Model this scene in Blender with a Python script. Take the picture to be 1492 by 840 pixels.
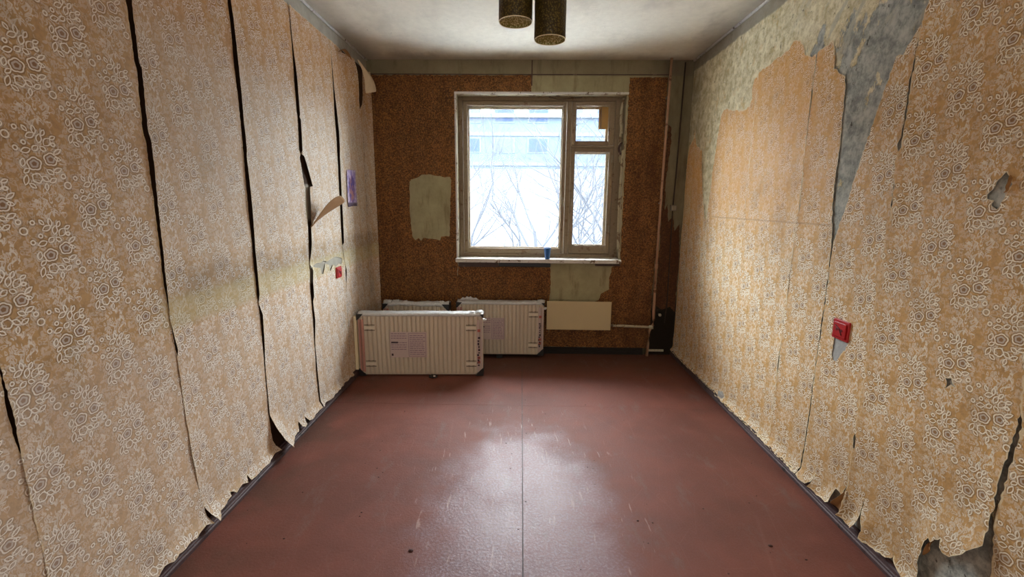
import bpy, bmesh, math, random
from mathutils import Vector, Matrix, noise, geometry
random.seed(7)
PI = math.pi
for o in list(bpy.data.objects): bpy.data.objects.remove(o)
SC = bpy.context.scene
COL = SC.collection
# room: x = left/right, y = depth (camera at 0), z = up
XL, XR, YB, YR, H = -1.292, 1.396, 3.979, -1.7, 2.5
# ---------------------------------------------------------------- camera
f_px, pitch, yaw, roll = 658.66, 0.186907, -0.0189236, 0.0081309
cd = bpy.data.cameras.new('camera'); cam = bpy.data.objects.new('camera', cd); COL.objects.link(cam)
cd.sensor_width = 36; cd.lens = f_px / 1492 * 36; cd.clip_start = 0.05; cd.clip_end = 300
fw = Vector((math.sin(yaw) * math.cos(pitch), math.cos(yaw) * math.cos(pitch), -math.sin(pitch)))
r0 = fw.cross(Vector((0, 0, 1))).normalized(); u0 = r0.cross(fw)
r = r0 * math.cos(roll) + u0 * math.sin(roll); u = -r0 * math.sin(roll) + u0 * math.cos(roll)
cam.matrix_world = Matrix(((r.x, u.x, -fw.x, 0), (r.y, u.y, -fw.y, 0), (r.z, u.z, -fw.z, 1.34943), (0, 0, 0, 1)))
SC.camera = cam
# ---------------------------------------------------------------- light
SKY = 32.0
HALL_FILL = 20.0
w = bpy.data.worlds.new('world'); SC.world = w; w.use_nodes = True
wn = w.node_tree; bg = wn.nodes['Background']; bg.inputs[1].default_value = SKY
tc = wn.nodes.new('ShaderNodeTexCoord'); ns = wn.nodes.new('ShaderNodeTexNoise'); ns.inputs['Scale'].default_value = 2.2
rmp = wn.nodes.new('ShaderNodeValToRGB')
rmp.color_ramp.elements[0].position = .35; rmp.color_ramp.elements[0].color = (.84, .92, 1, 1)
rmp.color_ramp.elements[1].position = .65; rmp.color_ramp.elements[1].color = (1, 1, 1, 1)
wn.links.new(tc.outputs['Generated'], ns.inputs['Vector']); wn.links.new(ns.outputs[0], rmp.inputs[0]); wn.links.new(rmp.outputs[0], bg.inputs[0])
def area(name, loc, rot, sx, sy, power, col=(1, 1, 1), portal=False):
    l = bpy.data.lights.new(name, 'AREA'); l.shape = 'RECTANGLE'; l.size = sx; l.size_y = sy; l.energy = power; l.color = col
    o = bpy.data.objects.new(name, l); COL.objects.link(o); o.location = loc; o.rotation_euler = rot
    if portal: l.cycles.is_portal = True
    return o
area('window_portal', (.155, YB + .36, 1.54), (math.radians(-90), 0, 0), 1.42, 1.38, 1, portal=True)
# added fill light behind the camera, set in an invented doorway
area('hall_fill', (0.05, YR - .05, 1.35), (math.radians(90), 0, 0), 1.9, 2.1, HALL_FILL, (1, .95, .88))
SC.view_settings.view_transform = 'Standard'; SC.view_settings.look = 'None'
SC.view_settings.exposure = 0.30; SC.view_settings.gamma = 1; SC.view_settings.use_curve_mapping = False

# ================================================================ shader mini language
class G:
    def __init__(s, name):
        s.m = bpy.data.materials.new(name); s.m.use_nodes = True; s.t = s.m.node_tree; s.t.nodes.clear()
        s.out = s.n('ShaderNodeOutputMaterial')
    def n(s, t, **k):
        nd = s.t.nodes.new(t)
        for a, b in k.items(): setattr(nd, a, b)
        return nd
    def set(s, inp, v):
        if isinstance(v, S): s.t.links.new(v.s, inp)
        elif isinstance(v, bpy.types.NodeSocket): s.t.links.new(v, inp)
        elif isinstance(v, (tuple, list)): inp.default_value = tuple(v) + ((1,) if len(v) == 3 and len(inp.default_value) == 4 else ())
        else: inp.default_value = v
    def math(s, op, a, b=None, c=None, clamp=False):
        nd = s.n('ShaderNodeMath', operation=op, use_clamp=clamp)
        for i, v in enumerate((a, b, c)):
            if v is not None: s.set(nd.inputs[i], v)
        return S(s, nd.outputs[0])
    def pos(s):
        nd = s.n('ShaderNodeNewGeometry'); sp = s.n('ShaderNodeSeparateXYZ'); s.t.links.new(nd.outputs['Position'], sp.inputs[0])
        return S(s, nd.outputs['Position']), [S(s, o) for o in sp.outputs]
    def obj(s):
        nd = s.n('ShaderNodeTexCoord'); sp = s.n('ShaderNodeSeparateXYZ'); s.t.links.new(nd.outputs['Object'], sp.inputs[0])
        return S(s, nd.outputs['Object']), [S(s, o) for o in sp.outputs]
    def xyz(s, x, y, z=0.0):
        nd = s.n('ShaderNodeCombineXYZ')
        for i, v in enumerate((x, y, z)): s.set(nd.inputs[i], v)
        return S(s, nd.outputs[0])
    def noise(s, vec, scale, detail=3, rough=.55, dist=0.0, col=False):
        nd = s.n('ShaderNodeTexNoise'); s.set(nd.inputs['Vector'], vec); nd.inputs['Scale'].default_value = scale
        nd.inputs['Detail'].default_value = detail; nd.inputs['Roughness'].default_value = rough; nd.inputs['Distortion'].default_value = dist
        return S(s, nd.outputs[1 if col else 0])
    def vor(s, vec, scale, feat='F1', rnd=1.0, out='Distance'):
        nd = s.n('ShaderNodeTexVoronoi', feature=feat); s.set(nd.inputs['Vector'], vec); nd.inputs['Scale'].default_value = scale
        nd.inputs['Randomness'].default_value = rnd
        return S(s, nd.outputs[out])
    def vscale(s, vec, sc, loc=(0, 0, 0)):
        nd = s.n('ShaderNodeMapping'); s.set(nd.inputs[0], vec); nd.inputs['Scale'].default_value = sc; nd.inputs['Location'].default_value = loc
        return S(s, nd.outputs[0])
    def step(s, x, a, b):      # smooth 0..1 from a to b
        nd = s.n('ShaderNodeMapRange', interpolation_type='SMOOTHSTEP'); s.set(nd.inputs[0], x)
        nd.inputs[1].default_value = a; nd.inputs[2].default_value = b
        return S(s, nd.outputs[0])
    def mix(s, f, a, b):
        nd = s.n('ShaderNodeMix', data_type='RGBA'); s.set(nd.inputs[0], f); s.set(nd.inputs[6], a); s.set(nd.inputs[7], b)
        return S(s, nd.outputs[2])
    def bsdf(s, col, rough=.6, metal=0.0, bump=None, bstr=.3, bdist=.01, spec=.5, link=True, **kw):
        b = s.n('ShaderNodeBsdfPrincipled'); s.set(b.inputs['Base Color'], col); s.set(b.inputs['Roughness'], rough); s.set(b.inputs['Metallic'], metal)
        s.set(b.inputs['Specular IOR Level'], spec)
        for k, v in kw.items(): s.set(b.inputs[k.replace('_', ' ')], v)
        if bump is not None:
            bn = s.n('ShaderNodeBump'); bn.inputs['Strength'].default_value = bstr; bn.inputs['Distance'].default_value = bdist
            s.set(bn.inputs['Height'], bump); s.t.links.new(bn.outputs[0], b.inputs['Normal'])
        if link: s.t.links.new(b.outputs[0], s.out.inputs[0])
        return b
class S:
    def __init__(s, g, sock): s.g = g; s.s = sock
    def __add__(s, o): return s.g.math('ADD', s, o)
    __radd__ = __add__
    def __sub__(s, o): return s.g.math('SUBTRACT', s, o)
    def __rsub__(s, o): return s.g.math('SUBTRACT', o, s)
    def __mul__(s, o): return s.g.math('MULTIPLY', s, o)
    __rmul__ = __mul__
    def __truediv__(s, o): return s.g.math('DIVIDE', s, o)
    def max(s, o): return s.g.math('MAXIMUM', s, o)
    def min(s, o): return s.g.math('MINIMUM', s, o)
    def abs(s): return s.g.math('ABSOLUTE', s)
    def frac(s): return s.g.math('FRACT', s)
    def floor(s): return s.g.math('FLOOR', s)
    def cl(s): return s.g.math('ADD', s, 0.0, clamp=True)

def srgb(r, g, b): return tuple(((c / 255) / 12.92 if c / 255 <= .04045 else ((c / 255 + .055) / 1.055) ** 2.4) for c in (r, g, b))

# (cx, cy, rx, ry, rotation deg) of the printed flowers inside one repeat, metres
ROSES = [(-.0225, -.007, .0175, .0155, 20), (.022, .008, .017, .0155, 15)]
LEAVES = [(-.021, -.044, .0125, .012, 0), (-.021, .066, .0115, .0065, 25), (.000, .060, .0115, .0065, 75), (.019, .053, .0125, .0085, 50),
          (-.038, .026, .0115, .0065, 20), (-.014, .034, .009, .006, 35), (.006, .034, .008, .0055, -30), (-.051, -.006, .010, .006, 75),
          (-.050, -.050, .0125, .006, 70), (.000, -.045, .010, .006, -35), (.016, -.026, .0095, .0055, -30), (.020, -.048, .010, .0055, 30),
          (.036, -.020, .0115, .0055, 25), (.042, .030, .0115, .0048, 35), (.040, .010, .008, .0045, -15), (.049, -.036, .0060, .0060, 0), (.058, -.060, .0092, .0088, 0),
          (-.040, .046, .0050, .0050, 0), (-.010, .081, .010, .0050, 95), (.012, .076, .0085, .0045, 60), (-.032, .082, .008, .004, 130), (.035, .066, .0080, .0042, 25),
          (.034, .048, .0055, .0045, 0), (-.045, -.026, .0085, .0048, 35), (-.036, -.064, .009, .0045, -35), (.000, -.066, .009, .0045, 80), (-.062, .030, .0055, .0055, 0), (-.055, .082, .0052, .0052, 0)]

def paper_mat(name, wall, base, line, core, back=(.16, .10, .05), full=True, extra=None, rough=.62):
    g = G(name); P, (x, y, z) = g.pos()
    if wall == 'left': u_, oy, oz = y, 1.231 - .06875, 1.69 - .121
    elif wall == 'right': u_, oy, oz = y * -1.0, -1.401 - .06875, 1.342 - .121
    else: u_, oy, oz = x, .03, 1.5
    a = (u_ - oy) * (1 / .1375) + 40.0
    b = (z - oz) * (1 / .242) + 40.0
    k = a.floor(); par = (k * .5).frac()          # 0 or .5
    fu = (a.frac() - .5) * .1375; fv = ((b + par).frac() - .5) * .242
    c = g.xyz(fu, fv, 0.0)
    ln = None; lo = None
    def ell(e):
        mp = g.n('ShaderNodeMapping', vector_type='TEXTURE'); g.set(mp.inputs[0], c)
        mp.inputs['Location'].default_value = (e[0], e[1], 0); mp.inputs['Rotation'].default_value = (0, 0, math.radians(e[4])); mp.inputs['Scale'].default_value = (e[2], e[3], 1)
        if e[2] > e[3] * 1.35:       # pointed leaf
            sp = g.n('ShaderNodeSeparateXYZ'); g.t.links.new(mp.outputs[0], sp.inputs[0]); a_, b_ = S(g, sp.outputs[0]), S(g, sp.outputs[1])
            return g.math('MULTIPLY_ADD', a_ * .85, a_, b_.abs())
        vl = g.n('ShaderNodeVectorMath', operation='LENGTH'); g.t.links.new(mp.outputs[0], vl.inputs[0]); d_ = S(g, vl.outputs['Value'])
        if e[2] > .0095:             # scalloped bloom
            sp = g.n('ShaderNodeSeparateXYZ'); g.t.links.new(mp.outputs[0], sp.inputs[0])
            th = g.math('ARCTAN2', S(g, sp.outputs[1]), S(g, sp.outputs[0])); d_ = d_ * g.math('MULTIPLY_ADD', g.math('COSINE', th * 2.5).abs(), -.15, 1.09)
        return d_
    rose = None; dmin = None
    for e in (ROSES + (LEAVES if full else LEAVES[:8])):
        d = ell(e); q = (d - 1.0).abs() * min(e[2], e[3])
        ln = q if ln is None else ln.min(q)
        if e in ROSES: rose = d if rose is None else rose.min(d)
        elif full: dmin = d if dmin is None else dmin.min(d)
    fine = g.noise(P, 260, 2)
    lines = 1.0 - g.step(ln, .0007, .0024)
    contour = (1.0 - g.step((ln - .0036).abs(), .0008, .0024))
    # rose petals: inner ring and dark heart
    inner = 1.0 - g.step((rose - .52).abs(), .08, .22)
    heart = 1.0 - g.step(rose, .55, .95)
    # pale leafy scrolls between the bunches
    cc = g.xyz(fu, fv, par)
    warp = g.n('ShaderNodeVectorMath', operation='MULTIPLY_ADD'); g.set(warp.inputs[0], g.noise(cc, 38, 1, col=True)); warp.inputs[1].default_value = (.030, .030, 0); g.set(warp.inputs[2], cc)
    cw = S(g, warp.outputs[0])
    sw = g.noise(cc, 34, 1.5, .5, 1.2)
    vr = g.vor(cw, 52); rings = 1.0 - g.step((vr - .36).abs(), .055, .12)
    gate = g.step(g.noise(cc, 60, 1), .40, .50)
    vr2 = g.vor(g.vscale(cw, (1.0, .62, 1.0)), 108); rings2 = 1.0 - g.step((vr2 - .36).abs(), .07, .16)
    rings = rings * gate
    fv2 = fv.abs() - .121
    e1 = fu * fu * 300.0 + fv2 * fv2 * 330.0; e2 = fu * fu * 210.0 + fv * fv * 165.0
    area_ = (1.0 - g.step(e1 + (sw - .5) * 1.6, .55, 1.0)).max((1.0 - g.step(e2, .7, 1.1)) * .8).max(.5)
    outside = g.step(rose, 1.1, 1.5)
    fill = (rings.max(rings2 * .7) * area_ * outside).cl()
    big = g.noise(P, 2.3, 3); mid = g.noise(P, 11, 4, .6)
    basec = g.mix(g.step(g.noise(P, 75, 3), .35, .7) * .7, base, tuple(v * .58 for v in base))
    basec = g.mix((mid * .45), basec, tuple(min(1, v * 1.25) for v in base))
    col = g.mix((contour * .62).cl(), basec, tuple(v * .36 for v in base))
    col = g.mix(fill * .85, col, tuple(v * .88 for v in line))
    leafin = (1.0 - g.step(dmin, .35, .75)) * .45 if full else None
    if full: col = g.mix(leafin, col, tuple(v * .62 for v in base))
    col = g.mix(heart * .62, col, core)
    col = g.mix((inner * .65 * (1.0 - g.step(rose, .9, 1.1))).cl(), col, tuple(v * .8 for v in line))
    col = g.mix((lines * (.65 + fine * .7)).cl(), col, line)
    if extra: col = extra(g, P, x, y, z, col, big, mid, (lines.max(fill * .5)))
    an = g.n('ShaderNodeAttribute', attribute_name='torn'); rim = g.step(S(g, an.outputs['Fac']) + (mid - .5) * .45, .78, .90)
    if full: col = g.mix(rim * (.8 if wall == 'right' else .45), col, srgb(226, 208, 168))
    # the back of the paper
    ge = g.n('ShaderNodeNewGeometry')
    col = g.mix(S(g, ge.outputs['Backfacing']), col, back)
    hb = g.noise(P, 130, 3) * .5 + g.noise(P, 9, 2) * 1.4 + lines * .25
    b = g.bsdf(col, rough, bump=hb, bstr=.35, bdist=.004, spec=.35)
    return g.m

def stain_left(g, P, x, y, z, col, big, mid, pat):
    # window glare painted as a pale grey zone mid-wall; smudged belt near 1 m; fresher paper below 0.9 m
    n1 = g.noise(g.vscale(P, (1, 1, 2.2)), 4.5, 4, .6)
    zz = z + (g.noise(P, 6, 3) - .5) * .12
    belt = g.step(zz, .93, 1.0) * (1.0 - g.step(zz, 1.05, 1.15)) * g.step(y, 1.45, 1.75)
    col = g.mix((belt * (n1 * 1.5) * .55).cl(), col, srgb(112, 98, 76))
    pale = g.step(z, .86, .90) * (1.0 - g.step(z, .97, 1.02)) * g.step(y, 1.5, 1.62) * .5
    col = g.mix(pale, col, srgb(186, 176, 130))
    grey = g.step(zz, .95, 1.25) * (1.0 - g.step(z, 1.9, 2.15)) * g.step(y, 1.1, 2.0)
    col = g.mix((grey * .42 * (.5 + n1)).cl(), col, srgb(198, 184, 168))
    low = (1.0 - g.step(zz, .8, .93))
    col = g.mix((low * .30 * (.4 + mid)).cl(), col, srgb(212, 200, 192))
    top = g.step(z, 1.7, 2.3); col = g.mix((top * .50 * (.5 + mid)).cl(), col, srgb(176, 122, 62))
    grime = g.step(g.noise(P, 3.1, 5, .65), .58, .75)
    return g.mix(grime * .25, col, srgb(128, 112, 70))
def stain_right(g, P, x, y, z, col, big, mid, pat):
    n1 = g.noise(P, 3.2, 4, .6)
    old = g.step(y, 1.7, 2.5) * g.step(z, .95, 1.5)
    col = g.mix((old * .55 * (.35 + n1)).cl(), col, srgb(222, 158, 72))
    # bleached water mark in the far corner, brown drips beside it
    wm = g.step(g.noise(g.vscale(P, (1, 1.2, .55)), 3.4, 4, .6), .52, .66) * g.step(y, 2.9, 3.5) * (1.0 - g.step(z, 1.25, 1.7)) * g.step(z, .45, .8)
    col = g.mix(wm * .5, col, srgb(212, 196, 150))
    grime = g.step(g.noise(P, 2.6, 5, .65), .56, .74)
    col = g.mix(grime * .32, col, srgb(140, 104, 56))
    lowd = (1.0 - g.step(z + (n1 - .5) * .5, .2, .75)) * (1.0 - g.step(y, 1.6, 2.6))
    col = g.mix(lowd * .38, col, srgb(128, 96, 62))
    cr = g.step(g.noise(P, 55, 2), .62, .74)
    col = g.mix(cr * .12, col, srgb(96, 60, 34))
    joint = (1.0 - g.step((z - 1.262).abs(), .002, .007)) * g.step(y, 1.95, 2.1) * (1.0 - g.step(y, 3.3, 3.4))
    return g.mix(joint * .35, col, srgb(140, 98, 60))
def stain_back(g, P, x, y, z, col, big, mid, pat):
    n1 = g.noise(g.vscale(P, (1.6, 1, .6)), 3.5, 5, .65)
    col = g.mix((g.step(n1, .42, .72) * .55).cl(), col, srgb(66, 38, 16))
    gr = g.noise(P, 105, 3, .7); col = g.mix(g.step(gr, .52, .62) * .7, col, srgb(168, 112, 52)); col = g.mix((1.0 - g.step(gr, .38, .47)) * .6, col, srgb(44, 24, 10))
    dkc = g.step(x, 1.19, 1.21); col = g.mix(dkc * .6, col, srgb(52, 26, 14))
    drip = g.step(x, .8, 1.15) * g.step(n1, .4, .6)
    return g.mix(drip * .5, col, srgb(78, 44, 18))

M = {}
M['paper_left'] = paper_mat('floral wallpaper left', 'left', srgb(196, 158, 108), srgb(255, 250, 240), srgb(104, 62, 50), extra=stain_left, back=srgb(172, 128, 78))
M['paper_right'] = paper_mat('floral wallpaper right', 'right', srgb(206, 162, 102), srgb(255, 247, 226), srgb(106, 62, 42), extra=stain_right, back=srgb(166, 128, 84))
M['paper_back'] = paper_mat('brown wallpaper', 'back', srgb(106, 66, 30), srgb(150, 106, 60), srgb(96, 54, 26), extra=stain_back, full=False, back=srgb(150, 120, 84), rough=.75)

def plain(name, col, rough=.6, var=.25, sc=12, bump=0, metal=0.0, bs=60, spec=.5, **kw):
    g = G(name); P, _ = g.obj(); n = g.noise(P, sc, 4, .6)
    c = g.mix(n, tuple(v * (1 - var) for v in col), tuple(min(1, v * (1 + var)) for v in col))
    g.bsdf(c, rough, metal, bump=g.noise(P, bs, 3) if bump else None, bstr=bump, bdist=.005, spec=spec, **kw)
    return g.m

def plaster_right():
    g = G('scraped plaster'); P, (x, y, z) = g.pos()
    Ps = g.vscale(P, (1, 1, .62))
    n1 = g.noise(Ps, 5.5, 6, .68); n2 = g.noise(P, 24, 5, .7); n3 = g.noise(P, 2.2, 3)
    grey = g.mix(g.step(n2, .3, .7), srgb(128, 132, 126), srgb(198, 198, 186))
    cream = g.mix(g.step(n2, .3, .7), srgb(186, 170, 124), srgb(242, 232, 200))
    # cream whitewash survives towards the window, grey cement is bare nearer the door
    bias = (g.step(y, 2.15, 2.75) * .30) + (g.step(z, 2.0, 2.2) * .08) + (g.step(z, 1.2, 2.0) * .06) - .06
    mk = g.step(n1 + bias, .56, .60)
    col = g.mix(mk, grey, cream)
    diag = g.noise(g.xyz(y * 3.0 + z * 3.0, y * -.7 + z * .7, 0.0), 2.1, 5, .6)
    col = g.mix((g.step(diag, .54, .60) * (1.0 - g.step(y, 2.3, 2.7)) * g.step(z, 1.9, 2.05) * .75).cl(), col, srgb(190, 186, 166))
    yel = g.step(g.noise(P, 9, 5, .7), .57, .66)
    col = g.mix(yel * .4 * g.step(y, 1.9, 2.6), col, srgb(206, 166, 92))
    pits = g.step(g.noise(g.vscale(P, (1, 1.3, .8)), 30, 5, .8), .61, .66)
    col = g.mix(pits * .8, col, srgb(62, 58, 50))
    strip = g.step(z + (n1 - .5) * .05, 2.405, 2.42)
    col = g.mix(strip * .85, col, srgb(140, 132, 116))
    dark_corner = g.step(y, 3.55, 3.95) * g.step(g.noise(P, 5, 4), .2, .6)  # plaster gets darker toward the far corner
    col = g.mix(dark_corner * .5, col, srgb(78, 68, 52))
    h = n2 * .8 + mk * .5 - pits * .6
    g.bsdf(col, .85, bump=h, bstr=.6, bdist=.012, spec=.25)
    return g.m
M['plaster_right'] = plaster_right()
def plaster_left():
    g = G('old glue-stained plaster'); P, (x, y, z) = g.pos()
    n = g.noise(P, 14, 5, .65)
    dark = g.mix(n, srgb(38, 24, 15), srgb(84, 60, 40))
    pale = g.mix(n, srgb(142, 136, 122), srgb(190, 184, 168))
    m1 = g.step(z + (n - .5) * .02, 2.40, 2.41)
    sp = g.step(y, 2.66, 2.70) * (1.0 - g.step(y, 3.3, 3.34)) * g.step(z, .84, .87) * (1.0 - g.step(z, 1.42, 1.46))
    sp = sp * (1.0 - g.step(z, 1.0, 1.04) * g.step(y, 2.80, 2.84))
    sp = sp * (1.0 - g.step(z, .98, 1.0) * (1.0 - g.step(z, 1.22, 1.26)))
    col = g.mix(m1.max(sp), dark, pale)
    g.bsdf(col, .85, bump=n, bstr=.4, bdist=.01, spec=.2); return g.m
M['plaster_left'] = plaster_left()
def plaster_back():
    g = G('bare concrete and filler'); P, (x, y, z) = g.pos()
    n = g.noise(P, 8, 6, .68); n2 = g.noise(g.vscale(P, (2.2, 1, .5)), 7, 5, .65)
    col = g.mix(n, srgb(132, 124, 92), srgb(186, 178, 142))
    col = g.mix(g.step(n2, .5, .7) * .45, col, srgb(104, 88, 56))
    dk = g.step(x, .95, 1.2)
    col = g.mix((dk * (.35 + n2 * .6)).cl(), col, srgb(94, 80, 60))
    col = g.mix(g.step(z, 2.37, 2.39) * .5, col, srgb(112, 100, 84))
    dark_corner = g.step(x, 1.14, 1.2) * (1.0 - g.step(z + (n - .5) * .5, .42, .62)); col = g.mix(dark_corner * .85, col, srgb(22, 17, 12))  # black soot low down around the riser pipe
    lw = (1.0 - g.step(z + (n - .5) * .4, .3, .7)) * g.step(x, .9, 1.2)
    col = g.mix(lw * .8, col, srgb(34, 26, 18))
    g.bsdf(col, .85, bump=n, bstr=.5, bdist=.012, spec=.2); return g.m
M['plaster_back'] = plaster_back()
def ceiling_mat():
    g = G('whitewashed ceiling'); P, (x, y, z) = g.pos()
    n = g.noise(P, 20, 6, .7); n2 = g.noise(g.vscale(P, (1, .5, 1)), 3, 5, .65); st = g.noise(g.vscale(P, (.6, 2.2, 1)), 9, 4, .6)
    col = g.mix(n, srgb(216, 208, 188), srgb(246, 239, 220))
    col = g.mix(g.step(n2, .45, .75) * .35, col, srgb(160, 150, 134))
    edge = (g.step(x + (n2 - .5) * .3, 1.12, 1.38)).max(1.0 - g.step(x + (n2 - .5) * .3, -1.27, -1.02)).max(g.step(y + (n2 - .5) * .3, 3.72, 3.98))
    col = g.mix(edge * .45, col, srgb(110, 98, 80))  # corner shade painted with a soot tone along the walls and window side
    sp = g.step(g.noise(P, 40, 2), .72, .76); col = g.mix(sp * .5, col, srgb(120, 110, 95))
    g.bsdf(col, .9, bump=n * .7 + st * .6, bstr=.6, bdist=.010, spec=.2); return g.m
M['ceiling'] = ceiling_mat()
def floor_mat():
    g = G('worn red-brown painted hardboard'); P, (x, y, z) = g.pos()
    n = g.noise(P, 5, 6, .65); nf = g.noise(P, 90, 4, .7); big = g.noise(P, 1.3, 4, .6)
    col = g.mix(n, srgb(98, 56, 46), srgb(134, 80, 66))
    col = g.mix(g.step(big, .42, .66) * .55, col, srgb(92, 56, 46))
    r2 = ((x - .02) * (x - .02) * 3.2 + (y - 1.72) * (y - 1.72) * .85)
    worn = (1.0 - g.step(r2 + (n - .5) * .9, .12, .85))
    speck = g.step(nf, .46, .62)
    col = g.mix((worn * .26 + worn * speck * .42).cl(), col, srgb(150, 128, 140))  # worn speckle, its bluish tint painting in the window's highlight
    # rubbed arcs of chair legs, running with the room
    arc = g.noise(g.xyz(x * 1.0 + (y - 1.8) * (y - 1.8) * .06, y * .12, 0.0), 46, 3, .6)
    sc = g.step(arc, .62, .70) * (1.0 - g.step(r2, .7, 1.3))
    col = g.mix(sc * .5, col, srgb(176, 146, 138))
    scr = g.step(g.vor(g.vscale(P, (3, 1, 1)) , 2.6, 'DISTANCE_TO_EDGE'), .0, .012)
    col = g.mix((1.0 - scr) * .05, col, srgb(176, 140, 126))
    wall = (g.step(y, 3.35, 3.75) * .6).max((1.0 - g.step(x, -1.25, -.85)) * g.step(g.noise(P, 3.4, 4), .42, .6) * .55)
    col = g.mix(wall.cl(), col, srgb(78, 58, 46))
    smu = g.step(g.noise(g.vscale(P, (2.2, .8, 1)), 4.2, 6, .72), .54, .70); col = g.mix(smu * .35, col, srgb(112, 96, 88))
    dots = g.step(g.noise(P, 26, 1), .80, .83); col = g.mix(dots * .7, col, srgb(50, 24, 18))
    rough = (.62 + (g.step(g.noise(P, 150, 3, .7), .42, .60) - .5) * .16 + (n - .5) * .3 - worn * .22)
    h = g.noise(P, 3.2, 3) * 1.6 + nf * .40 + n * .5
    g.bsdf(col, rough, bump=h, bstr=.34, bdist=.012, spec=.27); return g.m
M['floor'] = floor_mat()
def oldpaint(name, a, b, bare, thr=.6):
    g = G(name); P, (x, y, z) = g.pos(); n = g.noise(P, 16, 6, .7); f = g.noise(P, 70, 4, .7)
    col = g.mix(f, a, b)
    col = g.mix(g.step(n, thr - .04, thr + .02), col, bare)
    col = g.mix(g.step(f, .64, .70) * .5, col, srgb(70, 48, 30))
    g.bsdf(col, .6, bump=f * .6 + n, bstr=.5, bdist=.004); return g.m
M['frame'] = oldpaint('old window paint', srgb(116, 98, 74), srgb(152, 134, 104), srgb(112, 84, 54), .61)
M['sill'] = oldpaint('chipped sill paint', srgb(188, 182, 172), srgb(226, 222, 214), srgb(110, 88, 66), .62)
M['reveal'] = oldpaint('reveal plaster', srgb(150, 138, 108), srgb(190, 178, 146), srgb(116, 92, 62), .58)
M['base'] = oldpaint('baseboard paint', srgb(62, 42, 42), srgb(92, 68, 68), srgb(44, 30, 26), .6)
M['dark_wood'] = oldpaint('dark old timber', srgb(52, 34, 28), srgb(84, 60, 52), srgb(112, 92, 84), .62)
M['dark_skirting'] = plain('near-black skirting', srgb(26, 19, 16), .8, .3, 30)  # skirting along the window wall, near black
M['pipe'] = oldpaint('pipe paint', srgb(150, 112, 84), srgb(186, 148, 116), srgb(110, 72, 48), .62)
M['pipe_pale'] = oldpaint('pale pipe paint', srgb(176, 166, 138), srgb(200, 190, 160), srgb(124, 96, 62), .6)
M['conv'] = plain('beige enamel', srgb(196, 178, 138), .4, .08, 4)
M['conv_dark'] = plain('dusty steel', srgb(120, 108, 90), .6, .2, 20)
M['rad'] = plain('wrapped white enamel', srgb(206, 192, 172), .38, .07, 6)
M['card'] = plain('foam sheet', srgb(250, 232, 196), .7, .08, 10)
M['black'] = plain('black plastic', srgb(24, 20, 20), .45, .2, 20)
M['bracket'] = plain('bracket enamel', srgb(222, 210, 190), .4, .06, 10)
M['ink'] = plain('purple print ink', srgb(132, 104, 124), .6, .1)
M['ink_dark'] = plain('dark print ink', srgb(56, 36, 50), .6, .1)
M['ink_red'] = plain('red print ink', srgb(176, 96, 84), .6, .15)
M['label'] = plain('printed film', srgb(196, 176, 170), .45, .05)
M['pink'] = plain('pink edge film', srgb(196, 142, 128), .5, .15, 30)
M['red'] = plain('red plastic', srgb(176, 22, 24), .4, .25, 30, bump=.2)
M['red_dark'] = plain('dark red plastic', srgb(96, 10, 12), .45, .2, 30)
M['blue'] = plain('blue plastic', srgb(28, 88, 150), .35, .1)
M['patch'] = plain('grey socket plaster', srgb(168, 168, 164), .85, .2, 60, bump=.5)
M['crumb'] = plain('grit', srgb(64, 34, 26), .8, .4, 30)
M['white'] = plain('white film scrap', srgb(206, 196, 188), .5, .1, 30)
M['cardboard'] = plain('yellowed card', srgb(150, 108, 44), .8, .2, 60)
M['cable'] = plain('dusty cable', srgb(60, 46, 34), .7, .2)
M['steel'] = plain('zinc steel', srgb(150, 140, 120), .4, .15, metal=.8)
M['flapback'] = plain('paper back pale', srgb(206, 184, 152), .8, .12, 30)
M['doorw'] = plain('door paint', srgb(190, 182, 160), .5, .1, 5)
def film():
    g = G('crumpled stretch film'); P, _ = g.pos(); n = g.noise(P, 34, 4, .7, .6)
    b = g.bsdf(g.mix(n, srgb(206, 204, 200), srgb(248, 248, 248)), .22, bump=n, bstr=.9, bdist=.02, spec=.7, link=False)
    tr = g.n('ShaderNodeBsdfTransparent'); mx = g.n('ShaderNodeMixShader'); mx.inputs[0].default_value = .86
    g.t.links.new(tr.outputs[0], mx.inputs[1]); g.t.links.new(b.outputs[0], mx.inputs[2]); g.t.links.new(mx.outputs[0], g.out.inputs[0]); return g.m
M['film'] = film()
def glass():
    g = G('window glass'); P, _ = g.pos()
    lw = g.n('ShaderNodeLayerWeight'); lw.inputs[0].default_value = .12
    tr = g.n('ShaderNodeBsdfTransparent'); tr.inputs[0].default_value = (.965, .98, .985, 1)
    gl = g.n('ShaderNodeBsdfGlossy'); gl.inputs['Roughness'].default_value = .03
    df = g.n('ShaderNodeBsdfTranslucent'); df.inputs[0].default_value = (.75, .8, .85, 1)
    mx = g.n('ShaderNodeMixShader'); g.t.links.new(lw.outputs['Fresnel'], mx.inputs[0]); g.t.links.new(tr.outputs[0], mx.inputs[1]); g.t.links.new(gl.outputs[0], mx.inputs[2])
    m2 = g.n('ShaderNodeMixShader'); dirt = g.step(g.noise(P, 7, 5, .7), .5, .8) * .006 + .001
    g.set(m2.inputs[0], dirt); g.t.links.new(mx.outputs[0], m2.inputs[1]); g.t.links.new(df.outputs[0], m2.inputs[2])
    g.t.links.new(m2.outputs[0], g.out.inputs[0]); return g.m
M['glass'] = glass()
def shade_mat(name, dark, light, sc):
    g = G(name); P, _ = g.pos(); v = g.vor(P, sc); n = g.noise(P, 24, 3)
    col = g.mix(g.step(v + (n - .5) * .6, .15, .6), light, dark)
    g.bsdf(col, .38, .25, bump=v, bstr=.5, bdist=.003); return g.m
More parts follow.
